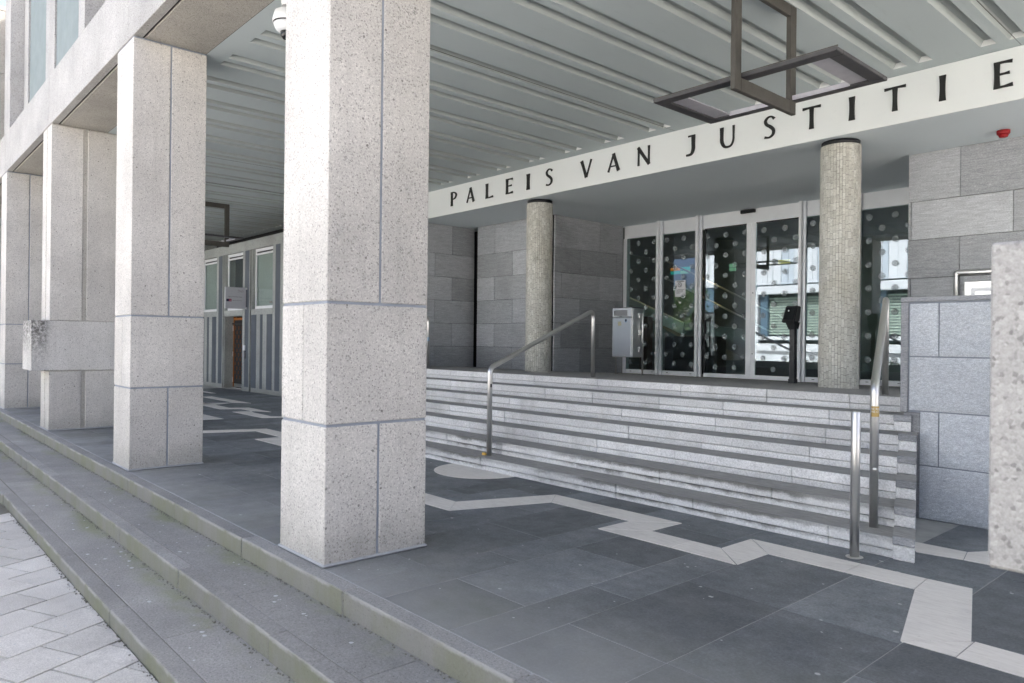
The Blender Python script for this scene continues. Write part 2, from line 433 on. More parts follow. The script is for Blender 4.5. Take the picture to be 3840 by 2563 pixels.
def prism(name, pts, z0, z1, mat, parent=None, bev=0.0):
    n = len(pts)
    a = sum(pts[i][0]*pts[(i+1) % n][1]-pts[(i+1) % n][0]*pts[i][1] for i in range(n))
    if a < 0: pts = pts[::-1]
    vs = [(p[0], p[1], z0) for p in pts]+[(p[0], p[1], z1) for p in pts]
    fs = [list(range(n))[::-1], list(range(n, 2*n))]+[[i, (i+1) % n, n+(i+1) % n, n+i] for i in range(n)]
    return add(name, vs, fs, mat, parent)
def multi(name, boxes, mat, parent=None):
    vs, fs = [], []
    for (x, y, z) in boxes:
        b = len(vs)
        vs += [(x[i], y[j], z[k]) for i in (0, 1) for j in (0, 1) for k in (0, 1)]
        fs += [[b+q for q in f] for f in ((0, 1, 3, 2), (4, 6, 7, 5), (0, 4, 5, 1), (2, 3, 7, 6), (0, 2, 6, 4), (1, 5, 7, 3))]
    return add(name, vs, fs, mat, parent)
def tube(name, pts, r, mat, parent=None, seg=16, caps=True, rs=None):
    pts = [Vector(p) for p in pts]; vs, fs = [], []
    prev = None
    for i, p in enumerate(pts):
        d = (pts[min(i+1, len(pts)-1)]-pts[max(i-1, 0)]).normalized()
        if prev is None:
            a = d.orthogonal().normalized()
        else:
            a = (prev-d*prev.dot(d)).normalized()
        prev = a; b = d.cross(a); rr = rs[i] if rs else r
        for k in range(seg):
            t = 2*math.pi*k/seg
            vs.append(tuple(p+a*math.cos(t)*rr+b*math.sin(t)*rr))
    for i in range(len(pts)-1):
        for k in range(seg):
            fs.append([i*seg+k, i*seg+(k+1) % seg, (i+1)*seg+(k+1) % seg, (i+1)*seg+k])
    if caps:
        fs.append(list(range(seg))[::-1]); fs.append([(len(pts)-1)*seg+k for k in range(seg)])
    o = add(name, vs, fs, mat, parent, True)
    if caps:
        o.data.polygons[len(fs)-1].use_smooth = False; o.data.polygons[len(fs)-2].use_smooth = False
    return o
def lathe(name, c, prof, mat, parent=None, seg=32):
    vs, fs = [], []
    for (r, z) in prof:
        for k in range(seg):
            t = 2*math.pi*k/seg; vs.append((c[0]+r*math.cos(t), c[1]+r*math.sin(t), z))
    for i in range(len(prof)-1):
        for k in range(seg):
            fs.append([i*seg+k, i*seg+(k+1) % seg, (i+1)*seg+(k+1) % seg, (i+1)*seg+k])
    fs.append(list(range(seg))[::-1]); fs.append([(len(prof)-1)*seg+k for k in range(seg)])
    return add(name, vs, fs, mat, parent, True)
def fillet(pts, rad, n=6):
    P = [Vector(p) for p in pts]; out = [P[0]]
    for i in range(1, len(P)-1):
        a, b, c = P[i-1], P[i], P[i+1]
        u = (a-b).normalized(); v = (c-b).normalized()
        ang = u.angle(v); d = rad/math.tan(ang/2)
        p0, p1 = b+u*d, b+v*d
        for k in range(n+1):
            t = k/n; out.append((1-t)**2*p0+2*t*(1-t)*b+t*t*p1)
    out.append(P[-1]); return out

# ================================================================== GROUND, STREET, STEPS
street = kind(add('street', [(-90, -60, -.43), (60, -60, -.43), (60, 40, -.43), (-90, 40, -.43)], [[0, 1, 2, 3]], 'plaza'), 'structure')
pav = kind(box('pavement', (-60, 40), (-2.2, 1.235), (-.60, -.384), 'joint_sand', None, 0), 'structure')
ang = RAD(26); ca, sa = math.cos(ang), math.sin(ang)
pu = .345; pv = .36
for i in range(-30, 20):
    for j in range(-30, 30):
        # rows run along u = (-sin, cos); each row is staggered by half a stone
        vv = i*pu; uu = j*pv + (pv/2 if i % 2 else 0)
        q = []
        for (dv, du) in ((.006, .006), (pu-.006, .006), (pu-.006, pv-.006), (.006, pv-.006)):
            a, b = vv+dv, uu+du
            q.append((-5.5+a*ca-b*sa, .2+a*sa+b*ca))
        cx = sum(p[0] for p in q)/4; cyy = sum(p[1] for p in q)/4
        if not (-8.9 < cx < -3.2 and -.1 < cyy < 1.45): continue
        # clip to the foot of the lowest step
        poly = []
        for a in range(4):
            p, n = q[a], q[(a+1) % 4]
            if p[1] <= 1.208: poly.append(p)
            if (p[1]-1.208)*(n[1]-1.208) < 0:
                t = (1.208-p[1])/(n[1]-p[1]); poly.append((p[0]+t*(n[0]-p[0]), 1.208))
        if len(poly) >= 3:
            dz = rnd.uniform(-.003, .003)
            prism('paver', poly, -.41, -.372+dz, 'paver', pav)

steps = kind(box('front_steps', (-40, 4.6), (1.26, 2.20), (-.60, -.30), 'joint_sand', None, 0), 'structure')
for (y0, y1, zt, jx) in ((2.105, 2.217, 0.0, -3.785), (1.660, 1.768, -.137, -3.77), (1.215, 1.323, -.270, -3.65)):
    for k in range(-4, 13):
        xa = jx-1.475*k; jw = .004
        dy = rnd.uniform(-.004, .004)
        box('kerb_stone', (xa-1.475+jw, xa-jw), (y0+dy, y1+dy), (zt-.155, zt+rnd.uniform(-.0015, .0015)), 'step_curb', steps, .006)
for (y0, y1, zt, jx) in ((1.7695, 2.14, -.137, -4.48), (1.3245, 1.70, -.270, -4.43)):
    for k in range(-3, 11):
        xa = jx-1.475*k
        box('tread_slab', (xa-1.475+.003, xa-.003), (y0, y1), (zt-.14, zt-.0015+rnd.uniform(-.0015, .0015)), 'step_slab', steps, .004)
for (ya, yb, zt) in ((1.755, 1.785, -.137), (1.31, 1.34, -.270), (2.19, 2.23, 0.0)):
    box('joint_fill', (-25, 8), (ya, yb), (zt-.10, zt-.0045), 'joint_sand', steps, 0)
# crumbly dirt in the inner corners of the steps
vs, fs = [], []
for (yb, zb_) in ((2.103, -.137), (1.658, -.270), (1.212, -.372)):
    for _ in range(620):
        x = rnd.uniform(-15, -2.3); y = yb-abs(rnd.gauss(0, .016)); s_ = rnd.uniform(.003, .010); b = len(vs)
        vs += [(x-s_, y-s_*.7, zb_), (x+s_, y-s_*.7, zb_), (x+s_*.3, y+s_*.6, zb_), (x, y-s_*.1, zb_+s_*.9)]
        fs += [[b, b+1, b+3], [b+1, b+2, b+3], [b+2, b, b+3]]
kind(tag(add('corner_grit', vs, fs, 'joint_sand'), 'dark grit and crumbs gathered at the foot of the low steps', 'grit'), 'stuff')

# ================================================================== ARCADE FLOOR
floor = kind(box('arcade_floor', (-40, 4.6), (2.20, 8.30), (-.40, -.0018), 'joint_pale', None, 0), 'structure')
edges = [(-1.99+.61*k) for k in range(5, -1, -1)]
strips = [(edges[i+1], edges[i], i % 2) for i in range(5)]
x = -1.99
while x > -21.5:
    strips.append((x-.612, x, 0)); x -= .612
    strips.append((x-.324, x, 1)); x -= .324
def ylim(xc):
    if -10.65 < xc < -1.86: return YS+.03+.0*(xc)
    if xc >= -1.86: return YBL
    return YST
for (xa, xb, odd) in strips:
    lim = ylim((xa+xb)/2)
    ys = [2.219]+[v for v in [(2.745 if not odd else 3.275)+1.043*k for k in range(-1, 7)] if 2.4 < v < lim-.06]+[lim]
    for a, b in zip(ys[:-1], ys[1:]):
        box('floor_slab', (xa+.0028, xb-.0028), (a+.0028, b-.0028), (-.05, rnd.uniform(-.0003, .0009)), 'floor_slate', floor, .0015)
# travertine inlay bands, stone by stone
def inlay(pts): prism('inlay_stone', pts, -.02, .0042, 'travertine', floor)
g = .0025
for sh in (0, -6.54):
    inlay([(-5.30+sh-.55, 3.77), (-4.99+sh-g, 3.78), (-5.23+sh-g, 4.035), (-5.70+sh-.4, 4.035)])
    inlay([(-4.99+sh+g, 3.78), (-4.67+sh-g, 4.69), (-4.88+sh-g, 4.955), (-5.23+sh+g, 4.035)])
    inlay([(-4.67+sh+g, 4.69), (-4.15+sh-g, 4.69), (-4.15+sh-g, 4.958), (-4.88+sh+g, 4.955)])
    inlay([(-4.15+sh+g, 4.69), (-3.772+sh-g, 4.69), (-3.46+sh-.02, 4.955), (-3.46+sh, 4.958), (-4.15+sh+g, 4.958)])
    inlay([(-3.772+sh, 4.685), (-3.78+sh, 4.575), (-3.78+sh, 4.31), (-3.47+sh, 4.575), (-3.462+sh, 4.95)])
    inlay([(-3.77+sh, 4.305), (-3.10+sh-g, 4.31), (-3.10+sh-g, 4.573), (-3.46+sh, 4.573)])
    inlay([(-3.10+sh+g, 4.31), (-2.585+sh, 4.31), (-2.865+sh, 4.573), (-3.10+sh+g, 4.573)])
    inlay([(-2.578+sh, 4.317), (-2.57+sh, 4.695), (-2.852+sh, 4.962), (-2.858+sh, 4.575)])
    inlay([(-2.57+sh+.003, 4.70), (-2.05+sh-g, 4.70), (-2.05+sh-g, 4.966), (-2.845+sh, 4.966)])
    inlay([(-2.05+sh+g, 4.70), (-1.635+sh-g, 4.70), (-1.655+sh-g, 4.966), (-2.05+sh+g, 4.966)])
    inlay([(-1.635+sh+g, 4.70), (-1.392+sh, 3.825), (-1.158+sh-g, 4.085), (-1.41+sh, 4.975), (-1.655+sh+g, 4.966)])
    inlay([(-1.388+sh, 3.82), (-1.15+sh, 3.825), (-1.15+sh, 4.083)])
    inlay([(-1.145+sh, 3.82), (-.30+sh, 3.82), (-.30+sh, 4.09), (-1.145+sh, 4.09)])
inlay([(-1.92, 5.555), (-1.645, 5.60), (-1.69, 5.83), (-2.1, 5.83)])
inlay([(-1.64, 5.60), (-1.2, 5.62), (-1.2, 5.88), (-1.55, 6.05), (-1.685, 5.83)])
inlay([(-14.9, 4.62), (-13.30, 4.62), (-13.26, 4.955), (-14.9, 4.955)])
inlay([(-18.6, 6.39), (-16.50, 6.39), (-16.16, 6.645), (-18.6, 6.645)])
inlay([(-17.6, 5.86), (-16.5, 5.60), (-15.12, 5.57), (-15.31, 5.835), (-16.2, 5.86)])
inlay([(-16.52, 6.385), (-16.2, 5.865), (-16.52, 5.72), (-16.82, 5.72)])
inlay([(-15.115, 5.575), (-14.93, 5.93), (-14.37, 5.925), (-13.99, 6.165), (-15.13, 6.18), (-15.305, 5.84)])
inlay([(-14.45, 5.57), (-13.02, 5.56), (-13.2, 5.812), (-14.08, 5.842), (-14.37, 5.92)])
inlay([(-13.015, 5.56), (-12.86, 5.97), (-13.09, 5.97), (-13.195, 5.815)])
disc = [(-6.35+.54*math.cos(t), 5.27+.54*math.sin(t)) for t in [math.pi+math.pi*k/24 for k in range(25)]]
prism('inlay_disc', disc, -.02, .0042, 'travertine', floor)
box('inlay_stone', (-22, -19.6), (7.0, 7.12), (-.02, .0042), 'travertine', floor, 0)

# chewing gum and specks trodden into the stone
vs, fs = [], []
def blob(x, y, z, r):
    b = len(vs); n = 8
    for k in range(n):
        t = 2*math.pi*k/n; rr = r*rnd.uniform(.7, 1.15); vs.append((x+rr*math.cos(t), y+rr*math.sin(t)*.8, z))
    vs.append((x, y, z+.0022)); fs.extend([[b+k, b+(k+1) % n, b+n] for k in range(n)])
for _ in range(110):
    x = -1.2-abs(rnd.gauss(0, 4.5)); y = rnd.uniform(2.3, 5.2); blob(x, y, .0008, rnd.choice([.006, .008, .010, .014, .018])*.9)
for _ in range(40): blob(rnd.uniform(-9, -2.6), rnd.uniform(1.80, 2.06), -.1365, rnd.choice([.006, .010, .016]))
for _ in range(40): blob(rnd.uniform(-9, -3.2), rnd.uniform(1.35, 1.62), -.2695, rnd.choice([.006, .010, .018]))
for _ in range(30): blob(rnd.uniform(-7, -4), rnd.uniform(.5, 1.18), -.3685, rnd.choice([.006, .010, .014]))
kind(tag(add('gum_spots', vs, fs, 'gum'), 'pale flattened gum spots scattered over the paving', 'gum'), 'stuff')

# ================================================================== CEILING WITH GROOVES
def ceiling():
    y0, y1, ya, yb = 2.995, 9.42, 3.22, 9.135
    xs0, xs1 = -40.0, 4.6
    vs, fs, mi = [], [], []
    def quad(a, b, c, d, m=0):
        n = len(vs); vs.extend([a, b, c, d]); fs.append([n, n+1, n+2, n+3]); mi.append(m)
    z = ZC; dp = .062; ins = .034
    quad((xs0, y0, z), (xs0, ya, z), (xs1, ya, z), (xs1, y0, z))
    quad((xs0, yb, z), (xs0, y1, z), (xs1, y1, z), (xs1, yb, z))
    gr = []
    for k in range(-21, 11):
        b = -7.07+.9*k
        for o in (0.0, .272): gr.append((b+o, b+o+.153))
    x = xs0
    for (a, b) in gr:
        quad((x, ya, z), (x, yb, z), (a, yb, z), (a, ya, z))
        zt = z+dp
        A, B = a+ins, b-ins
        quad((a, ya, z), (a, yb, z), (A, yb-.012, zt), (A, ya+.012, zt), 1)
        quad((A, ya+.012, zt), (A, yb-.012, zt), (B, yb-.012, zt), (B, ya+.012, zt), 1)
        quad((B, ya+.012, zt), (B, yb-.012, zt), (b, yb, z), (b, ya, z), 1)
        quad((a, yb, z), (b, yb, z), (B, yb-.012, zt), (A, yb-.012, zt), 2)  # end facing the street gets the whiter paint, its brightness put into the colour
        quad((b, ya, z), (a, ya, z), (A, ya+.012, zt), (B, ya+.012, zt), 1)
        x = b
    quad((x, ya, z), (x, yb, z), (xs1, yb, z), (xs1, ya, z))
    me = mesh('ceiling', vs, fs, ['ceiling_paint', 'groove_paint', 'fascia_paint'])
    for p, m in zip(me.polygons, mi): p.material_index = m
    c = kind(link('ceiling', me), 'structure')
    box('panel_seam', (-13.50, -13.488), (3.3, 9.1), (z-.0012, z+.004), 'dark_void', c, 0)
    for xs_ in (-15.75, -2.25, -6.75, 2.2): box('panel_seam', (xs_, xs_+.005), (3.0, 9.37), (z-.0008, z+.004), 'lamp_metal', c, 0)
    box('roof_slab', (-40, 4.6), (2.999, 23), (4.80, 5.3), 'dark_void', c, 0)
    return c
ceil = ceiling()

# ================================================================== COLUMNS
def column(i, label, belt=None, split=False):
    xn = X1+SP*(1-i); xl = xn-CW; y0, y1 = YF, YF+CD+(.32 if split else 0); ym = y0+CD*.505+(.075 if split else 0); xm = (xl+xn)/2
    t = empty('arcade_column', (xm, y0+CD/2, 0), label, 'column', 'concrete columns along the arcade')
    j = .009; rec = .009
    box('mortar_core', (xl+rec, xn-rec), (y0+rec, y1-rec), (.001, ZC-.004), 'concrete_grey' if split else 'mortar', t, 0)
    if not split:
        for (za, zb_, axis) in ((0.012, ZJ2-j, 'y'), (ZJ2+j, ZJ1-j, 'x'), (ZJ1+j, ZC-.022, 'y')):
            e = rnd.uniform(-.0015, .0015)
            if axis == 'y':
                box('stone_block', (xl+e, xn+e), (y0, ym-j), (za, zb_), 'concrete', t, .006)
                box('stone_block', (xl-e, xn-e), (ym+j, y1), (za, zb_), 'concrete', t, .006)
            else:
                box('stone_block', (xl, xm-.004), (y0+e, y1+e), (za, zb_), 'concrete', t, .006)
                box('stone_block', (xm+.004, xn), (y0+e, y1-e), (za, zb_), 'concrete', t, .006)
    else:
        gx, gy = .055, .030
        zs = ((.012, .912), (1.702, ZC-.022))
        for (za, zb_) in zs:
            for (xa, xb) in ((xl, xm-gx+.02), (xm+gx-.02, xn)):
                for (ya, yb) in ((y0, ym-gy), (ym+gy, y1)):
                    box('stone_block', (xa, xb), (ya, yb), (za, zb_), 'concrete', t, .006)
        box('mortar_core', (xl+.05, xn-.05), (y0+.05, y1-.05), (.9, 1.72), 'concrete_grey', t, 0)
    if belt:
        yb0 = 1.985; xa, xb = xl-(.078 if i == 0 else .11), xn+.016; xg = xm+.01
        b = box('belt_block', (xg+.018, xb), (yb0, y1+.12), (.928, 1.690), belt, t, .006)
        box('belt_block', (xa, xg-.018), (yb0+.004, y1+.12), (.928, 1.690), belt, t, .006)
        box('belt_core', (xa+.02, xb-.02), (yb0+.03, y1+.10), (.935, 1.683), 'concrete_grey', t, 0)
    # mortar fillet round the foot
    box('foot_mortar', (xl-.014, xn+.014), (y0-.014, y1+.014), (.0015, .022), 'mortar_pale', t, .012)
    return t
column(0, 'nearest concrete column with a belt block, cut off by the picture edge', belt='concrete_near_dimmed', split=True)
column(1, 'large jointed concrete column at the centre front of the arcade')
column(2, 'jointed concrete column next behind the large front one')
column(3, 'grooved concrete column with a stained belt block projecting streetwards', belt='concrete_belt', split=True)
column(4, 'farthest jointed concrete column beyond the belted one')

# ================================================================== UPPER FACADE
uf = empty('upper_facade', (-14, YF, ZC), 'pale concrete beam and upper storey carried by the columns', 'facade')
box('beam', (-40, 4.6), (YF+.125, YF+CD-.002), (ZC+.001, 5.49), 'concrete_grey', uf, .004)
for k in range(-1, 8):
    xa = -13.343+SP*(1-k)+4.47
    box('beam_panel', (xa-SP+.004, xa-.004), (YF-.001, YF+.10), (ZC+.001, 5.495), 'concrete_facade', uf, .006)
box('drip_groove', (-40, 4.6), (YF+.099, YF+.128), (ZC+.022, 5.40), 'dark_rubber', uf, 0)
for (xa, xb) in ((-17.91, -17.24), (-11.33, -10.98), (-4.70, -4.30), (1.9, 2.3)):
    box('pilaster', (xa, xb), (YF+.004, YF+.33), (5.497, 8.3), 'concrete_facade', uf, .006)
    box('recess_strip', (xb+.01, xb+.43), (YF+.235, YF+.33), (5.497, 8.3), 'concrete_facade', uf, .004)
for k in range(-1, 4):
    o = -6.63*k+6.63*0
    x0_ = -16.80-o-0.0
    for (a, b, m_) in ((0.0, 1.74, 'facade_teal'), (1.745, 2.12, 'concrete_facade'), (2.125, 2.49, 'concrete_facade'), (2.495, 5.2, 'facade_teal')):
        if x0_+b < 3.4: box('panel', (x0_+a, x0_+b), (YF+.24+(.03 if m_ == 'facade_teal' else 0), YF+.33), (5.497, 8.3), m_, uf, .003)
box('projecting_bay', (-32, -18.45), (1.6, YF+.3), (5.50, 6.9), 'concrete_grey', uf, .006)
box('projecting_bay', (-32, -18.45), (1.6, YF+.3), (6.91, 8.2), 'concrete_grey', uf, .006)
box('projecting_bay', (-32, -18.45), (1.6, YF+.3), (8.21, 8.3), 'concrete_grey', uf, .006)
box('sun_block_mass', (-40, 4.6), (YF+.331, 23), (5.31, 8.2), 'concrete_grey', uf, 0)  # unseen bulk added to block the sun, its height set for street bounce

# ================================================================== ENTRANCE CANOPY AND LETTERING
can = empty('entrance_canopy', (-6, YFA, ZB), 'white fascia reading PALEIS VAN JUSTITIE above a grey entrance soffit', 'canopy')
box('soffit', (-14.4, 4.6), (YFA+.016, 13.6), (ZB, ZC-.004), 'soffit_paint', can, .003)
box('fascia_panel', (-14.4, 4.6), (YFA, YFA+.014), (ZB+.0, ZC-.004), 'fascia_paint', can, .002)
def stroke(pts, ws):
    """outline of a brush stroke of changing width through pts"""
    L_, R_ = [], []
    n = len(pts)
    for i in range(n):
        a = pts[max(0, i-1)]; b = pts[min(n-1, i+1)]
        dx, dy = b[0]-a[0], b[1]-a[1]; l = math.hypot(dx, dy) or 1
        nx, ny = -dy/l, dx/l; w_ = ws[i]/2
        L_.append((pts[i][0]+nx*w_, pts[i][1]+ny*w_)); R_.append((pts[i][0]-nx*w_, pts[i][1]-ny*w_))
    return L_, R_
def stem(x0, y0, x1, y1, w0, flare=1.28):
    n = 8; pts = [(x0+(x1-x0)*k/n, y0+(y1-y0)*k/n) for k in range(n+1)]
    ws = [w0*(1+(flare-1)*abs(2*k/n-1)**2.2) for k in range(n+1)]
    return stroke(pts, ws)
def curve(pts, ws, n=7):
    P, W_ = [], []
    def cr(a, b, c, d, t): return .5*((2*b)+(-a+c)*t+(2*a-5*b+4*c-d)*t*t+(-a+3*b-3*c+d)*t**3)
    for i in range(len(pts)-1):
        p0 = pts[max(0, i-1)]; p1 = pts[i]; p2 = pts[i+1]; p3 = pts[min(len(pts)-1, i+2)]
        for k in range(n):
            t = k/n; P.append((cr(p0[0], p1[0], p2[0], p3[0], t), cr(p0[1], p1[1], p2[1], p3[1], t))); W_.append(ws[i]+(ws[i+1]-ws[i])*t)
    P.append(pts[-1]); W_.append(ws[-1]); return stroke(P, W_)
TK, TN, MD = .165, .085, .11
GLY = {
 'I': (.20, [stem(.10, 0, .10, 1, TK)]),
 'L': (.62, [stem(.11, 0, .11, 1, TK), stroke([(.04, .042), (.35, .045), (.60, .075)], [.085, .085, .14])]),
 'E': (.60, [stem(.11, 0, .11, 1, TK), stroke([(.04, .045), (.34, .045), (.60, .07)], [.09, .085, .14]), stroke([(.04, .955), (.34, .955), (.58, .935)], [.09, .085, .13]), stroke([(.1, .52), (.36, .52), (.50, .53)], [.075, .075, .115])]),
 'T': (.80, [stem(.40, 0, .40, 1, TK), stroke([(.0, .945), (.25, .955), (.40, .957), (.55, .955), (.80, .945)], [.12, .085, .08, .085, .12])]),
 'P': (.62, [stem(.11, 0, .11, 1, TK), curve([(.06, .955), (.30, .955), (.50, .84), (.52, .70), (.40, .52), (.14, .47)], [.075, .085, .13, .14, .10, .06])]),
 'A': (.84, [stem(.05, 0, .42, 1.0, .095), stem(.76, 0, .40, 1.0, TK), stroke([(.18, .30), (.62, .30)], [.07, .07])]),
 'V': (.84, [stem(.06, 1, .42, 0, TK), stem(.78, 1, .43, 0, .09)]),
 'N': (.80, [stem(.07, 0, .07, 1, .10), stem(.72, 0, .72, 1, .10), stroke([(.03, 1.0), (.38, .5), (.74, .0)], [.17, .165, .17])]),
 'U': (.78, [curve([(.09, 1.0), (.09, .6), (.10, .30), (.22, .06), (.40, .0), (.58, .06), (.68, .30), (.69, .6), (.69, 1.0)], [.19, .16, .165, .14, .10, .085, .085, .085, .11])]),
 'J': (.56, [curve([(.38, 1.0), (.38, .6), (.375, .25), (.28, .03), (.05, .0)], [.18, .16, .155, .12, .10]), stroke([(.14, .955), (.40, .965)], [.085, .07])]),
 'S': (.56, [curve([(.47, .86), (.36, .975), (.20, .965), (.09, .82), (.14, .65), (.32, .50), (.44, .34), (.42, .14), (.26, .02), (.06, .06)], [.13, .075, .085, .12, .135, .155, .135, .11, .075, .12])]),
}
def glyph(ch, xl, xr, zb_, zt, y, th, mat, parent, name='letter'):
    adv, parts = GLY[ch]
    vs, fs = [], []
    sx = (xr-xl)/adv; sz = zt-zb_
    for qi, (L_, R_) in enumerate(parts):
        n = len(L_); b = len(vs); d = y-th-qi*.0006
        for P in (L_, R_):
            for p in P: vs.append((xl+p[0]*sx, d, zb_+p[1]*sz))
        for P in (L_, R_):
            for p in P: vs.append((xl+p[0]*sx, y, zb_+p[1]*sz))
        for i in range(n-1):
            fs += [[b+i, b+i+1, b+n+i+1, b+n+i], [b+2*n+i, b+3*n+i, b+3*n+i+1, b+2*n+i+1],
                   [b+i, b+2*n+i, b+2*n+i+1, b+i+1], [b+n+i, b+n+i+1, b+3*n+i+1, b+3*n+i]]
        for i in (0, n-1): fs.append([b+i, b+n+i, b+3*n+i, b+2*n+i])
    return add(name, vs, fs, mat, parent)
LET = [('P', -12.43, -12.21), ('A', -11.89, -11.63), ('L', -11.28, -11.04), ('E', -10.67, -10.465), ('I', -10.08, -9.99), ('S', -9.575, -9.375),
       ('V', -8.70, -8.44), ('A', -8.09, -7.83), ('N', -7.46, -7.21), ('J', -6.55, -6.34), ('U', -5.95, -5.70), ('S', -5.265, -5.075),
       ('T', -4.70, -4.455), ('I', -4.09, -4.015), ('T', -3.66, -3.415), ('I', -3.05, -2.98), ('E', -2.505, -2.32)]
for ch, a, b in LET: glyph(ch, a, b, 4.293, 4.588, YFA-.001, .014, 'black_paint', can)

# ================================================================== STONE WALLS
ZR = [ZB, 3.462, 2.928, 2.392, 1.858, 1.325, .70]
def stone_wall(name, label, axis, fixed, lo, hi, v0, v1, back, pl=1.22, zmin=.70):
    mid = ((lo+hi)/2, fixed) if axis == 'x' else (fixed, (lo+hi)/2)
    t = empty(name, (mid[0], mid[1], zmin), label, 'wall', 'grey stone walls of the entrance')
    s = 1 if back > 0 else -1
    r_ = lambda a, b: (min(a, b), max(a, b))
    core = r_(fixed+s*.035, fixed+back)
    if axis == 'x': box('wall_core', (lo, hi), core, (zmin, ZB-.002), 'dark_void', t, 0)
    else: box('wall_core', core, (lo, hi), (zmin, ZB-.002), 'dark_void', t, 0)
    for i in range(6):
        base = v0 if i % 2 == 0 else v1
        k0 = math.floor((lo-base)/pl)
        cuts = [lo]+[base+pl*k for k in range(k0, k0+40) if lo+.03 < base+pl*k < hi-.03]+[hi]
        for a, b in zip(cuts[:-1], cuts[1:]):
            e = rnd.uniform(-.0025, .0025); f = r_(fixed+e, fixed+s*.034)
            z = (max(zmin, ZR[i+1])+.003, ZR[i]-.003)
            if axis == 'x': box('stone_panel', (a+.003, b-.003), f, z, 'gneiss', t, .003)
            else: box('stone_panel', f, (a+.003, b-.003), z, 'gneiss', t, .003)
    return t
stone_wall('stone_wall', 'dark grey stone wall running back beside the large front column', 'y', XA, 8.06, 11.06, 10.394, 9.90, -.30)
stone_wall('stone_wall', 'lighter grey stone wall facing the street behind the left mosaic column', 'x', YB, XB, -10.96, -12.775, -12.16, .30)
stone_wall('stone_wall', 'dark grey stone wall between left mosaic column and glass entrance', 'y', XGL, 10.96, 13.19, 12.39, 11.75, -.06)
stone_wall('stone_wall', 'grey stone wall above the granite balustrade, right of the glass entrance', 'x', YW, XW, 3.3, -3.322, -2.715, .30)
box('return_panel', (XW-.001, XW+.03), (YW+.301, 13.3), (.70, ZB-.003), 'gneiss', bpy.data.objects['stone_wall.003'], .003)
sl = box('slot_window', (-14.6, -13.1), (11.30, 11.36), (.70, ZB-.003), 'dark_void', None, 0)
tag(sl, 'narrow dark slot between two grey stone walls', 'window')

# ================================================================== STAIRCASE
st = empty('entrance_stairs', (-6.5, YS, 0), 'light granite staircase of seven steps rising to the glass entrance', 'stairs')
XL0 = -10.75
for i in range(1, 8):
    yi = YS+TR*(i-1); xr = XS-SPL*(yi-YS); xl = XL0-SPL*(yi-YS)
    zt = RI*i; ym = yi+TR+.03
    gm = 'granite_stained' if i <= 2 else 'granite'
    cuts = [xr]; x = xr-rnd.uniform(.35, 1.0)
    while x > xl+.3: cuts.append(x); x -= rnd.uniform(.82, 1.28)
    cuts.append(xl)
    for a, b in zip(cuts[1:], cuts[:-1]):
        e = rnd.uniform(-.003, .003)
        box('tread_stone', (a+.0018, b-.0018), (yi+e, min(ym, yi+.05)), (zt-.083, zt-.0008), gm, st, .006)
        box('riser_stone', (a+.0018, b-.0018), (yi+.006+e, yi+.05), (RI*(i-1)+.001, zt-.0875), gm, st, .003)
    if i < 7:
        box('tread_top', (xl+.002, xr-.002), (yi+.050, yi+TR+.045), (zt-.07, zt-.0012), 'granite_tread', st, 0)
        # thin darker layer in the tread colour runs up to the nosing
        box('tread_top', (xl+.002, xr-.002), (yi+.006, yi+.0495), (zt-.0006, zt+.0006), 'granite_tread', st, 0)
box('stair_core', (XL0-.2, XS-.75), (YS+.055, YN+.05), (.0, RI-.09), 'dark_void', st, 0)
# landing with its slight fall towards the doors
def landing_piece(xa, xb, ya, yb):
    e = .002
    vs = [(xa+e, ya+e, zland(ya)), (xb-e, ya+e, zland(ya)), (xb-e, yb-e, zland(yb)), (xa+e, yb-e, zland(yb))]
    vs += [(v[0], v[1], .3) for v in vs]
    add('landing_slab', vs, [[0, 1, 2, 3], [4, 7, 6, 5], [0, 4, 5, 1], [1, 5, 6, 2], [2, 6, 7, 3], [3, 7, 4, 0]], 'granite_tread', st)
ry = [YN+.050, 7.9, 8.9, 9.9, 10.9, 11.9, 13.4]
for q in range(6):
    o = 0 if q % 2 else .6
    xs_ = [-13.72]+[v for v in [-13+o+1.2*k for k in range(0, 14)] if -13.4 < v < 2.0]+[2.2]
    for a, b in zip(xs_[:-1], xs_[1:]): landing_piece(a, b, ry[q], ry[q+1])
box('tread_top', (XL0-SPL*(YN-YS)+.002, XS-SPL*(YN-YS)-.002), (YN+.006, YN+.0495), (ZL0-.0006, ZL0+.0006), 'granite_tread', st, 0)
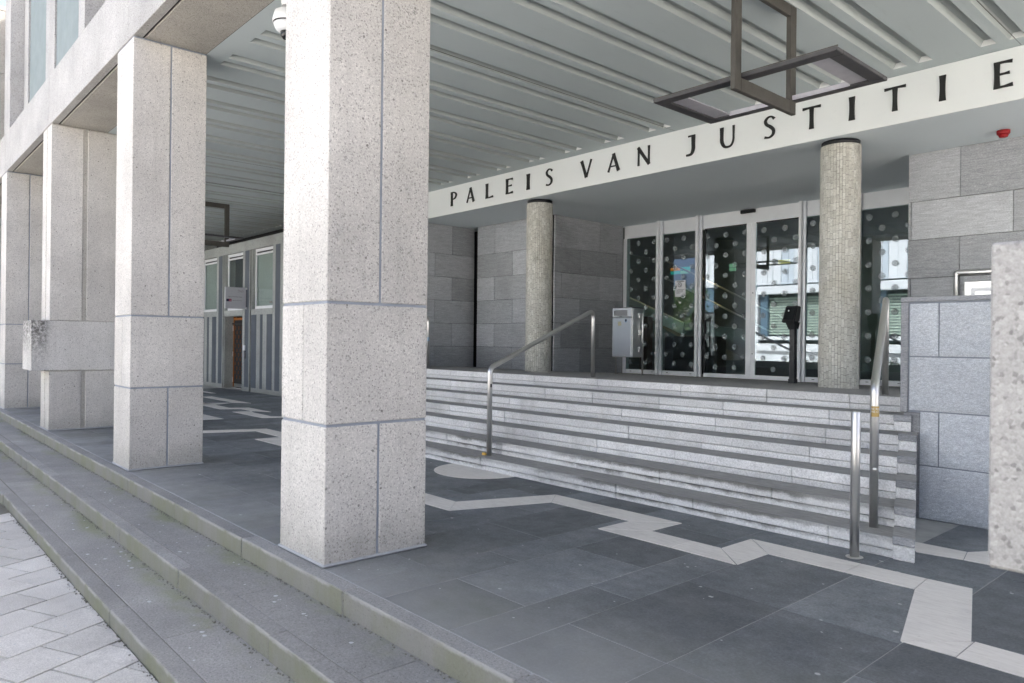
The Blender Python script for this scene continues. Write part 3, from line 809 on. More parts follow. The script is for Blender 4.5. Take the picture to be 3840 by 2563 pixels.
# stepped stringer blocks at the right-hand end
def skew(name, xa, xb, ya, yb, z0, z1, mat):
    """block whose sides follow the slanting end of the flight"""
    q = -SPL*(yb-ya)
    vs = [(xa, ya, z0), (xb, ya, z0), (xb+q, yb, z0), (xa+q, yb, z0), (xa, ya, z1), (xb, ya, z1), (xb+q, yb, z1), (xa+q, yb, z1)]
    o = add(name, vs, [[3, 2, 1, 0], [4, 5, 6, 7], [0, 1, 5, 4], [1, 2, 6, 5], [2, 3, 7, 6], [3, 0, 4, 7]], mat, st)
    bm = bmesh.new(); bm.from_mesh(o.data); bmesh.ops.bevel(bm, geom=bm.edges[:], offset=min(.006, .4*(z1-z0)), segments=1, affect='EDGES'); bm.to_mesh(o.data); bm.free()
    return o
for i in range(1, 7):
    yi = YS+TR*(i-1)-.022; xr = XS-SPL*(yi+.022-YS)
    zt = RI*i+.017; z0 = 0.0 if i == 1 else RI*(i-1)+.019
    yi = min(yi, YBL-.03); ye = YBL+.015
    skew('stringer_block', xr+.003, xr+.142, yi, max(ye, yi+.02), z0+.001, zt-.057, 'granite')
    skew('stringer_cap', xr+.001, xr+.144, yi-.002, max(ye, yi+.02), zt-.055, zt, 'gneiss_edge')
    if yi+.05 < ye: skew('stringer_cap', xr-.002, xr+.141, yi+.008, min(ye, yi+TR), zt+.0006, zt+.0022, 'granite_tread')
for i in range(1, 7):
    yi = YS+TR*(i-1)-.022; xl = XL0-SPL*(yi+.022-YS)
    box('stringer_block', (xl-.142, xl-.003), (yi, yi+TR+.3), (0 if i == 1 else RI*(i-1)+.018, RI*i+.017), 'granite', st, .006)

# ================================================================== BALUSTRADE WALL
bal = empty('balustrade_wall', (-1, YBL, 0), 'low wall of rough pale granite blocks with coping, right of the stairs', 'wall', 'granite balustrades')
box('wall_core', (-2.30, 1.25), (YBL+.018, YBL+.40), (.0, 1.82), 'mortar', bal, 0)
box('wall_core', (-2.44, -2.30), (YBL+.018, YBL+.40), (.885, 1.82), 'mortar', bal, 0)
box('end_block', (-2.42, -2.294), (YBL+.004, YBL+.39), (.001, .882), 'gneiss_edge', bal, .003)
box('coping', (-2.452, 1.26), (YBL-.004, YBL+.42), (1.818, 1.860), 'gneiss_edge', bal, .006)
box('border_strip', (-2.450, -2.392), (YBL-.002, YBL+.41), (.884, 1.8165), 'gneiss_edge', bal, .005)
def rb(a, b, z0, z1):
    """hewn block: a grid front face pushed in and out"""
    nx = max(4, int((b-a)/.03)); nz = max(6, int((z1-z0)/.022)); vs, fs = [], []
    def hsh(i, j): return math.sin(i*12.9+j*78.2+a*31)*43758.5 % 1
    for j in range(nz+1):
        for i in range(nx+1):
            x = a+(b-a)*i/nx; z = z0+(z1-z0)*j/nz
            edge_ = min(i, nx-i, j, nz-j)
            q = .0 if edge_ == 0 else .006*min(edge_, 2)/2+.003*(math.sin(z*60+math.sin(x*9)*2.2+x*24)*.5+.5)*min(1, edge_/2)+.005*hsh(i, j)
            vs.append((x, YBL+.006-q, z))
    n = len(vs)
    for j in range(nz):
        for i in range(nx): fs.append([j*(nx+1)+i, j*(nx+1)+i+1, (j+1)*(nx+1)+i+1, (j+1)*(nx+1)+i])
    vs += [(a, YBL+.03, z0), (b, YBL+.03, z0), (b, YBL+.03, z1), (a, YBL+.03, z1)]
    c0, c1, c2, c3 = 0, nx, (nz+1)*(nx+1)-1, nz*(nx+1)
    bot = list(range(0, nx+1)); top = list(range(c3, c2+1)); lef = [j*(nx+1) for j in range(nz+1)]; rig = [j*(nx+1)+nx for j in range(nz+1)]
    fs += [bot[::-1]+[n, n+1], top+[n+2, n+3], lef+[n+3, n], rig[::-1]+[n+1, n+2]]
    return add('granite_block', vs, fs, 'rough_granite', bal)
J = .006
for (z0, z1, cuts) in ((1.36, 1.806, [-2.385, -2.155, -1.30, -.45, .4, 1.25]), (.902, 1.354, [-2.385, -1.62, -.85, 0, .85]),
                       (.450, .896, [-2.297, -2.15, -1.30, -.45, .4, 1.25]), (.004, .444, [-2.297, -1.62, -.85, 0, .85])):
    for a, b in zip(cuts[:-1], cuts[1:]): rb(a+J, b-J, z0+J*.5, z1-J*.5)
bl2 = empty('balustrade_wall', (-12.9, YBL, 0), 'granite balustrade wall standing behind the large front column', 'wall', 'granite balustrades')
box('wall_core', (-14.5, -11.42), (YBL, YBL+.42), (.0, 1.82), 'rough_granite', bl2, .005)
box('coping', (-14.52, -11.40), (YBL-.01, YBL+.43), (1.822, 1.862), 'gneiss_edge', bl2, .005)
box('side_wall', (-14.5, -14.2), (YBL+.421, YST+.3), (.0, 1.82), 'rough_granite', bl2, .005)

# ================================================================== MOSAIC COLUMNS
def mosaic(xc, yc, label, seed):
    R = random.Random(seed); r = .249
    t = empty('mosaic_column', (xc, yc, zland(yc)), label, 'column', 'round mosaic columns of the entrance')
    zb_, zt = zland(yc)-.02, ZB-.062
    lathe('column_core', (xc, yc), [(r-.006, zb_), (r-.006, zt)], 'grout', t, 40)
    lathe('cap_ring', (xc, yc), [(r-.012, zt+.001), (r-.012, ZB-.003)], 'black_metal', t, 40)
    n = 42; vs, fs = [], []
    for k in range(n):
        a0 = 2*math.pi*k/n; a1 = 2*math.pi*(k+1)/n; z = zb_-R.uniform(0, .09)
        while z < zt-.004:
            h = R.choice([.085, .092, .10, .075, .11]); z0 = max(z, zb_)+.002; z1 = min(z+h, zt)-.002
            if z1-z0 > .008:
                g_ = .0017/r; b = len(vs); ro = r+R.uniform(-.0014, .0022)
                for (aa, rr) in ((a0+g_, ro), (a1-g_, ro+R.uniform(-.0012, .0012))):
                    for zz in (z0, z1):
                        vs.append((xc+rr*math.cos(aa), yc+rr*math.sin(aa), zz)); vs.append((xc+(r-.008)*math.cos(aa), yc+(r-.008)*math.sin(aa), zz))
                # 0 o00 1 i00 2 o01 3 i01 4 o10 5 i10 6 o11 7 i11
                fs += [[b, b+4, b+6, b+2], [b, b+2, b+3, b+1], [b+4, b+5, b+7, b+6], [b+2, b+6, b+7, b+3], [b, b+1, b+5, b+4]]
            z += h
    kind(add('tile_cladding', vs, fs, 'mosaic_tile', t), 'stuff')
    return t
mosaic(-10.08, 9.72, 'round mosaic column in front of the stone walls, farther from us', 3)
mosaic(-4.345, 9.72, 'round mosaic column in front of the glass doors, nearer one', 4)

# ================================================================== GLASS ENTRANCE
ge = empty('glass_entrance', (-7.6, YG, zland(YG)), 'glazed entrance with white frames, sliding doors and frosted dots', 'entrance')
zg = zland(YG)+.004; HT = 3.842; BR = .850
box('head_panel', (-10.895, -4.0), (YG+.03, YG+.12), (HT, ZB-.002), 'white_frame', ge, .003)
box('frame_post', (-10.895, -10.795), (YG-.01, YG+.11), (zg, HT-.001), 'aluminium', ge, .004)
for (a, b) in ((-9.914, -9.846), (-8.902, -8.84), (-6.64, -6.584)):
    box('mullion', (a, b), (YG-.09, YG+.029), (zg, ZB-.003), 'white_frame', ge, .004)
    box('mullion', (b+.001, b+.058), (YG-.03, YG+.028), (zg, ZB-.003), 'aluminium', ge, .004)
box('mullion', (-5.575, -5.526), (YG-.06, YG+.029), (zg, ZB-.003), 'white_frame', ge, .004)
box('frame_post', (-4.745, -4.0), (YG-.01, YG+.11), (zg, HT-.001), 'aluminium', ge, .004)
panes = [(-10.793, -9.916), (-9.786, -8.904), (-6.524, -5.577), (-5.524, -4.747)]
for (a, b) in panes:
    box('bottom_rail', (a, b), (YG-.004, YG+.06), (zg, BR), 'white_frame', ge, .004)
    box('pane', (a, b), (YG+.018, YG+.026), (BR+.001, HT-.001), 'glass', ge, 0, (0, 0, RAD(2.0)))
    for q in (.16, .84):
        xx = a+(b-a)*q; box('drain_slot', (xx-.025, xx+.025), (YG-.006, YG-.0045), (.803, .812), 'dark_rubber', ge, 0)
for (a, b, side) in ((-8.70, -7.633, 1), (-7.629, -6.643, 0)):
    d = empty('sliding_door', ((a+b)/2, YG, zg), 'x', 'x'); del d['label']; del d['category']; d.parent = ge; d.matrix_parent_inverse = ge.matrix_basis.inverted()
    d['label'] = 'left leaf of the sliding door' if side else 'right leaf of the sliding door'
    box('bottom_rail', (a, b), (YG-.045, YG-.005), (zg+.006, BR-.008), 'white_frame', d, .004)
    if side: box('stile', (b-.105, b), (YG-.046, YG-.004), (BR-.007, HT-.002), 'white_frame', d, .004)
    else: box('stile', (a, a+.100), (YG-.046, YG-.004), (BR-.007, HT-.002), 'white_frame', d, .004)
    gx = (a+.035, b-.106) if side else (a+.101, b-.004)
    if side: box('stile', (a, a+.034), (YG-.046, YG-.004), (BR-.007, HT-.002), 'dark_rubber', d, .004)
    box('pane', gx, (YG-.030, YG-.022), (BR-.007, HT-.02), 'glass', d, 0, (0, 0, RAD(2.0)))
    box('top_rail', gx, (YG-.046, YG-.004), (HT-.0195, HT-.002), 'dark_rubber', d, 0)
for z in (2.45, 1.25):
    lathe('keyhole', (-7.585, YG-.048), [(.010, z), (.010, z+.018)], 'dark_rubber', ge, 10)
box('door_sensor', (-7.89, -7.58), (YG-.045, YG+.029), (4.052, 4.122), 'black_metal', ge, .012)
# frosted warning dots on each pane
def dots(a, b, y, x0, z0, ph):
    vs, fs = [], []
    for j in range(0, 15):
        z = z0-.2075*j
        if z < BR+.05: break
        for i in range(-1, 5):
            x = x0+.432*i+(.216 if (j+ph) % 2 else 0)
            if x < a-.03 or x > b+.03: continue
            n = 18; b0 = len(vs)
            for k in range(n):
                t = 2*math.pi*k/n; vs.append((min(max(x+.056*math.cos(t), a), b), y, z+.056*math.sin(t)))
            vs.extend([(v[0], y+.001, v[2]) for v in vs[b0:b0+n]])
            fs.append(list(range(b0, b0+n))); fs.append(list(range(b0+n, b0+2*n))[::-1])
    kind(add('dot_film', vs, fs, 'frost_film', ge), 'stuff')
dots(-10.79, -9.92, YG-.006, -10.46, 3.705, 0); dots(-9.78, -8.91, YG-.006, -9.68, 3.705, 0)
dots(-8.66, -7.745, YG-.054, -8.63, 3.67, 0); dots(-7.525, -6.65, YG-.054, -7.36, 3.67, 0)
dots(-6.52, -5.58, YG-.006, -6.40, 3.70, 0); dots(-5.52, -4.75, YG-.006, -5.39, 3.69, 0)
nt = box('notice', (-9.465, -9.20), (YG+.010, YG+.0125), (2.455, 2.805), 'paper', None, 0)
tag(nt, 'white paper notice with a prohibition circle taped inside the glass', 'notice')
tube('circle_mark', [(-9.345+.045*math.cos(t), YG+.0092, 2.71+.045*math.sin(t)) for t in [2*math.pi*k/20 for k in range(21)]], .0045, 'ink_black', nt, 5)
box('circle_bar', (-9.375, -9.315), (YG+.0085, YG+.0095), (2.706, 2.714), 'ink_black', nt, 0, (0, RAD(45), 0))
for q, wd in enumerate((.20, .17, .18, .10)): box('text_line', (-9.43, -9.43+wd), (YG+.0088, YG+.0097), (2.60-.024*q, 2.607-.024*q), 'ink_black', nt, 0)
box('text_line', (-9.43, -9.23), (YG+.0088, YG+.0097), (2.772, 2.782), 'ink_black', nt, 0)

# ---- hall behind the glass
hall = kind(box('hall_floor', (-16, 3.4), (13.45, 21), (.30, .742), 'hall_floor', None, 0), 'structure')
hw = empty('hall_walls', (-5, 21, .7), 'dark walls of the entrance hall seen through the glass', 'wall')
box('back_wall', (-16, 3.4), (20.7, 21), (.7425, 6), 'hall_dark', hw, 0)
box('side_wall', (-16.2, -15.9), (13.4, 20.7), (.7425, 6), 'hall_dark', hw, 0)
box('side_wall', (3.1, 3.4), (13.4, 20.7), (.7425, 6), 'hall_dark', hw, 0)
box('return_wall', (-15.89, -10.97), (13.35, 13.44), (.7425, 4.7), 'hall_dark', hw, 0)
box('hall_ceiling', (-16, 3.4), (13.62, 20.69), (4.45, 4.7), 'hall_dark', hw, 0)
box('hall_beam', (-9.5, 2.9), (13.9, 14.3), (4.05, 4.449), 'hall_beige', hw, 0)
hs = empty('hall_stairs', (-11.5, 15.2, .75), 'pale green stair parapet climbing inside the hall', 'stairs')
def slant(name, p, q, h, y0, y1, mat):
    vs = [(p[0], y0, p[1]), (q[0], y0, q[1]), (q[0], y0, q[1]+h), (p[0], y0, p[1]+h)]; vs += [(v[0], y1, v[2]) for v in vs]
    return add(name, vs, [[0, 1, 2, 3], [7, 6, 5, 4], [0, 4, 5, 1], [1, 5, 6, 2], [2, 6, 7, 3], [3, 7, 4, 0]], mat, hs)
slant('parapet', (-12.3, 2.38), (-10.5, 1.66), .29, 15.0, 15.12, 'hall_green')
slant('parapet', (-10.50, 1.66), (-8.6, 1.45), .30, 15.05, 15.15, 'hall_dark')
slant('flight', (-12.2, 2.0), (-9.6, .76), .3, 15.2, 16.4, 'hall_dark')
for q, (a, b) in enumerate((((-11.4, 3.55), (-7.6, 1.75)), ((-11.4, 3.1), (-7.6, 1.3)))):
    tube('hand_rail', [(a[0], 15.6, a[1]), (b[0], 15.6, b[1])], .022, 'steel', hs, 8)
hl = lathe('ceiling_lamp', (-10.9, 15.4), [(.34, 4.31), (.36, 4.36), (.36, 4.44)], 'lamp_warm', None, 24)
tag(hl, 'round warm glowing ceiling lamp inside the hall', 'lamp')
ds = box('reception_desk', (-10.75, -9.3), (14.6, 15.0), (.7425, 1.62), 'black_metal', None, .01); tag(ds, 'black reception desk behind the second glass pane', 'desk')
pc = box('hall_post', (-11.35, -11.1), (14.4, 14.6), (.7425, 2.1), 'hall_brown', None, .01); tag(pc, 'brown wooden post inside the hall', 'post')
STAIN = [(-15.0, -14.2, 3.78, 4.02, ['pane_teal', 'pane_green', 'pane_orange']), (-12.75, -12.5, 3.75, 4.0, ['pane_green', 'pane_rose']), (-11.1, -10.7, 3.86, 4.0, ['pane_yellow', 'hall_beige'])]
sg = empty('stained_window', (-12, 20.6, 3), 'coloured leaded window at the back of the hall', 'window')
for (xa, xb, za, zb_, m_) in STAIN:
    n = max(1, round((xb-xa)/.42))
    for i in range(n):
        for j in range(2):
            w_ = (xb-xa)/n; h_ = (zb_-za)/2
            box('pane', (xa+w_*i+.015, xa+w_*(i+1)-.015), (20.66, 20.69), (za+h_*j+.012, za+h_*(j+1)-.012), m_[(i+2*j) % len(m_)], sg, 0)

# ================================================================== HANDRAILS AND BOLLARD
def rail(name, label, b0, z0, b1, z1, top0, top1):
    t = empty(name, (b0[0], b0[1], z0), label, 'handrail', 'stainless steel handrails on the stairs')
    pts = fillet([(b0[0], b0[1], z0), (b0[0], b0[1], top0), (b1[0], b1[1], top1), (b1[0], b1[1], z1)], .10, 7)
    tube('rail_tube', pts, .0295, 'steel', t, 20)
    d = (Vector((b1[0], b1[1], top1))-Vector((b0[0], b0[1], top0)))
    return t
rail('handrail', 'steel handrail in the middle of the stairs below the left mosaic column', (-6.435, 5.44), RI-.01, (-7.105, 7.95), zland(7.95)-.02, 1.140, 1.915)
rr = rail('handrail', 'steel handrail at the stairs\' right end, gold sticker on its post', (-2.185, 5.48), RI-.01, (-2.99, 7.75), zland(7.75)-.02, 1.165, 1.935)
r3 = rail('handrail', 'steel handrail of which only one post shows beside the front column', (-9.84, 5.44), RI-.01, (-10.515, 7.47), zland(7.47)-.02, 1.14, 1.895)
# gold sticker wrapped round the right-hand post, with white lettering
def wrap(name, cx, cy_, r, a0, a1, z0, z1, mat, parent):
    n = 10; vs, fs = [], []
    for k in range(n+1):
        a = a0+(a1-a0)*k/n
        vs += [(cx+r*math.cos(a), cy_+r*math.sin(a), z0), (cx+r*math.cos(a), cy_+r*math.sin(a), z1)]
    for k in range(n): fs.append([2*k, 2*k+2, 2*k+3, 2*k+1])
    return add(name, vs, fs, mat, parent, True)
wrap('sticker', -2.185, 5.48, .0302, RAD(-115), RAD(25), .935, 1.010, 'sticker_gold', rr)
def wrap_text(txt, size, cx, cy_, r, a_mid, zc_, mat, parent):
    cu = bpy.data.curves.new('t', 'FONT'); cu.body = txt; cu.size = size; cu.align_x = 'CENTER'; cu.resolution_u = 2
    to = bpy.data.objects.new('t', cu); COL.objects.link(to)
    dg = bpy.context.evaluated_depsgraph_get(); me = bpy.data.meshes.new_from_object(to.evaluated_get(dg))
    bpy.data.objects.remove(to); bpy.data.curves.remove(cu)
    for v in me.vertices:
        a = a_mid+v.co.x/r; v.co = (cx+r*math.cos(a), cy_+r*math.sin(a), zc_+v.co.y)
    me.materials.clear(); me.materials.append(MT[mat]); return link('lettering', me, parent)
wrap_text('WE RUN', .021, -2.185, 5.48, .0306, RAD(-52), .984, 'white_plastic', rr)
wrap_text('THIS CITY', .021, -2.185, 5.48, .0306, RAD(-52), .964, 'white_plastic', rr)
wrap('sticker', -2.185, 5.48, .0302, RAD(-85), RAD(-30), .555, .568, 'paper', rr)
wrap('sticker', -10.515, 7.47, .0302, RAD(-70), RAD(10), 1.44, 1.51, 'sticker_blue', r3)
wrap('sticker', -6.435, 5.44, .0302, RAD(-30), RAD(10), .92, .96, 'ink_black', bpy.data.objects['handrail'])
bo = empty('bollard', (-2.15, 5.085, 0), 'short steel bollard post on the floor before the lowest step', 'bollard')
lathe('post', (-2.15, 5.085), [(.0305, .004), (.0305, .992), (.028, .996)], 'steel', bo, 24)
lathe('foot_ring', (-2.15, 5.085), [(.056, .0045), (.056, .008), (.034, .0085)], 'steel', bo, 24)
yb_ = add('yellow_scrap', [(-6.52, 5.40, RI), (-6.46, 5.39, RI), (-6.45, 5.43, RI), (-6.51, 5.44, RI), (-6.515, 5.405, RI+.025), (-6.465, 5.395, RI+.022), (-6.46, 5.425, RI+.02), (-6.505, 5.43, RI+.024)],
     [[0, 1, 5, 4], [1, 2, 6, 5], [2, 3, 7, 6], [3, 0, 4, 7], [4, 5, 6, 7]], 'yellow_bit'); tag(yb_, 'small yellow scrap lying at the foot of the middle handrail', 'litter')

# ================================================================== LITTER BIN
lb = empty('litter_bin', (-9.55, 11.76, zland(11.76)), 'boxy brushed steel litter bin marked Afval on two posts', 'litter bin')
box('body', (-9.80, -9.315), (11.60, 11.965), (1.156, 2.150), 'steel_sheet', lb, .012)
box('front_door', (-9.815, -9.318), (11.558, 11.599), (1.156, 1.962), 'steel_sheet', lb, .014)
box('head', (-9.815, -9.318), (11.558, 11.599), (1.966, 2.160), 'steel_sheet', lb, .014)
box('lid', (-9.805, -9.31), (11.59, 11.968), (2.151, 2.163), 'black_metal', lb, .003)
box('flap', (-9.737, -9.42), (11.549, 11.559), (2.000, 2.098), 'grey_plastic', lb, .003)
box('flap_edge', (-9.752, -9.738), (11.546, 11.558), (1.998, 2.10), 'dark_rubber', lb, 0)
box('flap_edge', (-9.737, -9.42), (11.546, 11.558), (2.099, 2.104), 'dark_rubber', lb, 0)
box('flap_edge', (-9.737, -9.42), (11.546, 11.558), (1.994, 1.999), 'grey_plastic', lb, 0)
for z in (2.00, 1.66, 1.32): box('bracket', (-9.314, -9.292), (11.80, 11.90), (z-.05, z+.05), 'steel_sheet', lb, .002)
for (px_, py_) in ((-9.79, 11.66), (-9.272, 11.865)): lathe('post', (px_, py_), [(.019, zland(py_)-.01), (.019, 2.045), (.016, 2.05)], 'steel', lb, 16)
def flat_text(txt, size, x, y, z, mat, parent, name='lettering', rot=(math.pi/2, 0, 0)):
    cu = bpy.data.curves.new('t', 'FONT'); cu.body = txt; cu.size = size; cu.resolution_u = 2
    to = bpy.data.objects.new('t', cu); COL.objects.link(to)
    dg = bpy.context.evaluated_depsgraph_get(); me = bpy.data.meshes.new_from_object(to.evaluated_get(dg))
    bpy.data.objects.remove(to); bpy.data.curves.remove(cu); me.materials.clear(); me.materials.append(MT[mat])
    return link(name, me, parent, (x, y, z), rot)
flat_text('Afval', .036, -9.63, 11.5565, 1.971, 'ink_black', lb)
box('sticker', (-9.66, -9.575), (11.5555, 11.5565), (1.795, 1.875), 'sticker_cream', lb, 0, (0, RAD(-6), 0))
def disc_xz(name, x, y, z, r, mat, parent, n=20, sz=1.0):
    vs = [(x+r*math.cos(2*math.pi*k/n), y, z+sz*r*math.sin(2*math.pi*k/n)) for k in range(n)]
    return add(name, vs, [list(range(n))], mat, parent)
disc_xz('sticker', -9.455, 11.5555, 1.895, .038, 'sticker_blue', lb)
disc_xz('sticker_mark', -9.455, 11.5550, 1.905, .024, 'ink_black', lb, 10); disc_xz('sticker_mark', -9.455, 11.5548, 1.885, .016, 'ink_black', lb, 8)

# ================================================================== INTERCOM POST
ic = empty('intercom_post', (-5.87, 11.46, zland(11.46)), 'black intercom terminal on a slim post before the doors', 'intercom')
zi = zland(11.46)
box('post', (-5.915, -5.825), (11.415, 11.505), (zi-.01, 1.70), 'black_metal', ic, .004)
box('foot', (-5.925, -5.815), (11.405, 11.515), (zi-.006, zi+.07), 'black_metal', ic, .004)
vs = [(-5.925, 11.40, 1.70), (-5.815, 11.40, 1.70), (-5.815, 11.52, 1.70), (-5.925, 11.52, 1.70), (-5.955, 11.36, 1.815), (-5.79, 11.36, 1.815), (-5.79, 11.53, 1.815), (-5.955, 11.53, 1.815)]
F6 = [[3, 2, 1, 0], [4, 5, 6, 7], [0, 1, 5, 4], [1, 2, 6, 5], [2, 3, 7, 6], [3, 0, 4, 7]]
add('neck', vs, F6, 'black_metal', ic)
vs = [(-5.985, 11.27, 1.800), (-5.765, 11.27, 1.800), (-5.765, 11.47, 1.816), (-5.985, 11.47, 1.816), (-5.975, 11.40, 2.085), (-5.775, 11.40, 2.085), (-5.775, 11.54, 2.075), (-5.975, 11.54, 2.075)]
hd = add('head', vs, F6, 'black_metal', ic)
bm = bmesh.new(); bm.from_mesh(hd.data); bmesh.ops.bevel(bm, geom=bm.edges[:], offset=.014, segments=2, affect='EDGES'); bm.to_mesh(hd.data); bm.free()
vs = [(-5.960, 11.300, 1.855), (-5.79, 11.300, 1.855), (-5.795, 11.390, 2.055), (-5.955, 11.390, 2.055)]; vs = [(v[0], v[1]-.007, v[2]) for v in vs]
add('screen', vs, [[0, 1, 2, 3]], 'screen_black', ic)
vs = [(-5.905, 11.353, 1.99), (-5.885, 11.353, 1.99), (-5.887, 11.360, 2.012), (-5.903, 11.360, 2.012)]; vs = [(v[0], v[1]-.010, v[2]) for v in vs]
add('icon', vs, [[0, 1, 2, 3]], 'paper', ic)

# ================================================================== NICHE LETTERBOX ON RIGHT WALL
wb = empty('wall_letterbox', (-2.8, YW, 1.7), 'steel framed letterbox set in the grey stone wall', 'letterbox')
tube('frame_tube', fillet([(-3.345, YW-.035, 1.5), (-3.345, YW-.035, 2.435), (-2.1, YW-.035, 2.435), (-2.1, YW-.035, 1.5)], .012, 3), .036, 'steel', wb, 14)
box('cover', (-3.25, -2.19), (YW-.05, YW-.002), (1.5, 2.31), 'steel_sheet', wb, .006)
box('inner_frame', (-3.17, -2.27), (YW-.062, YW-.0505), (1.56, 2.22), 'aluminium', wb, .004)
box('plate', (-3.12, -2.32), (YW-.068, YW-.0625), (1.60, 2.175), 'steel_sheet', wb, .003)
for k in range(9): box('lettering', (-2.92+.07*k, -2.92+.07*k+rnd.uniform(.02, .05)), (YW-.0695, YW-.0683), (2.095+rnd.uniform(-.01, .01), 2.12+rnd.uniform(0, .02)), 'ink_black', wb, 0)

# ================================================================== ALARM, DOME CAMERA, LAMPS
al = empty('alarm_beacon', (-2.72, 10.60, ZB), 'small red fire alarm sounder under the entrance soffit', 'alarm')
lathe('base', (-2.72, 10.60), [(.070, ZB-.048), (.075, ZB-.042), (.075, ZB-.002)], 'red_plastic', al, 8)
lathe('sounder', (-2.72, 10.60), [(.030, ZB-.088), (.046, ZB-.083), (.058, ZB-.0485)], 'red_plastic', al, 16)
dc = empty('dome_camera', (-6.73, 3.09, ZC), 'white dome camera hanging behind the large front column', 'camera')
lathe('mount', (-6.73, 3.09), [(.055, 4.655), (.065, 4.69), (.065, ZC-.001)], 'white_plastic', dc, 20)
lathe('neck', (-6.73, 3.09), [(.07, 4.612), (.06, 4.654)], 'grey_plastic', dc, 20)
lathe('housing', (-6.73, 3.09), [(.145, 4.490), (.143, 4.52), (.125, 4.595), (.09, 4.611)], 'white_plastic', dc, 28)
lathe('seal', (-6.73, 3.09), [(.138, 4.478), (.141, 4.489)], 'dark_rubber', dc, 28)
lathe('skirt', (-6.73, 3.09), [(.075, 4.405), (.115, 4.43), (.136, 4.477)], 'white_plastic', dc, 28)
lathe('lens_dome', (-6.73, 3.09), [(.012, 4.330), (.045, 4.340), (.066, 4.370), (.070, 4.404)], 'screen_black', dc, 24)

def hang_lamp(xc, label):
    t = empty('hanging_lamp', (xc, 6.25, ZC), label, 'lamp', 'hanging frame lamps under the arcade ceiling')
    h = .024; y0, y1 = 5.70, 6.79
    hg = empty('hanger', (xc, 6.25, ZC), 'x', 'x'); del hg['label']; del hg['category']; hg.parent = t; hg.matrix_parent_inverse = t.matrix_basis.inverted()
    box('bar', (xc-h, xc+h), (y0, y0+.102), (3.676, ZC-.001), 'lamp_metal', hg, .004)
    box('bar', (xc-h, xc+h), (y1-.112, y1), (3.676, ZC-.001), 'lamp_metal', hg, .004)
    box('bar', (xc-h+.001, xc+h-.001), (y0+.1025, y1-.1125), (ZC-.112, ZC-.001), 'lamp_metal', hg, .004)
    box('bar', (xc-h+.001, xc+h-.001), (y0+.1025, y1-.1125), (3.676, 3.797), 'lamp_metal', hg, .004)
    xa, xb = xc-.945, xc+.862; ya, yb = 5.815, 6.815; wv = .118; za, zb_ = 3.800, 3.836
    rg = empty('light_ring', (xc, 6.3, 3.8), 'x', 'x'); del rg['label']; del rg['category']; rg.parent = t; rg.matrix_parent_inverse = t.matrix_basis.inverted()
    box('bar', (xa, xb), (ya, ya+wv), (za, zb_), 'lamp_metal_dark', rg, .004)
    box('bar', (xa, xb), (yb-wv*.8, yb), (za, zb_), 'lamp_metal_dark', rg, .004)
    box('bar', (xa, xa+wv), (ya+wv+.0005, yb-wv*.8-.0005), (za, zb_), 'lamp_metal_dark', rg, .004)
    box('bar', (xb-wv, xb), (ya+wv+.0005, yb-wv*.8-.0005), (za, zb_), 'lamp_metal_dark', rg, .004)
    for (a, b) in ((xa+wv+.001, xa+wv+.17), (xb-wv-.17, xb-wv-.001)):
        box('diffuser', (a, b), (ya+wv+.001, yb-wv*.8-.001), (za+.018, za+.028), 'lamp_diffuser', rg, 0)
    box('inner_trim', (xa+wv+.171, xb-wv-.171), (yb-wv*.8-.006, yb-wv*.8-.0008), (za+.004, zb_+.012), 'lamp_diffuser', rg, 0)
    box('top_trim', (xa, xb), (ya+.01, ya+.02), (zb_+.001, zb_+.012), 'lamp_metal', rg, 0)
    return t
hang_lamp(-3.50, 'large brown steel frame lamp hanging before the white fascia')
hang_lamp(-10.72, 'middle steel frame lamp, seen only as a reflection in the doors')
hang_lamp(-17.95, 'far steel frame lamp glimpsed between the two front columns')

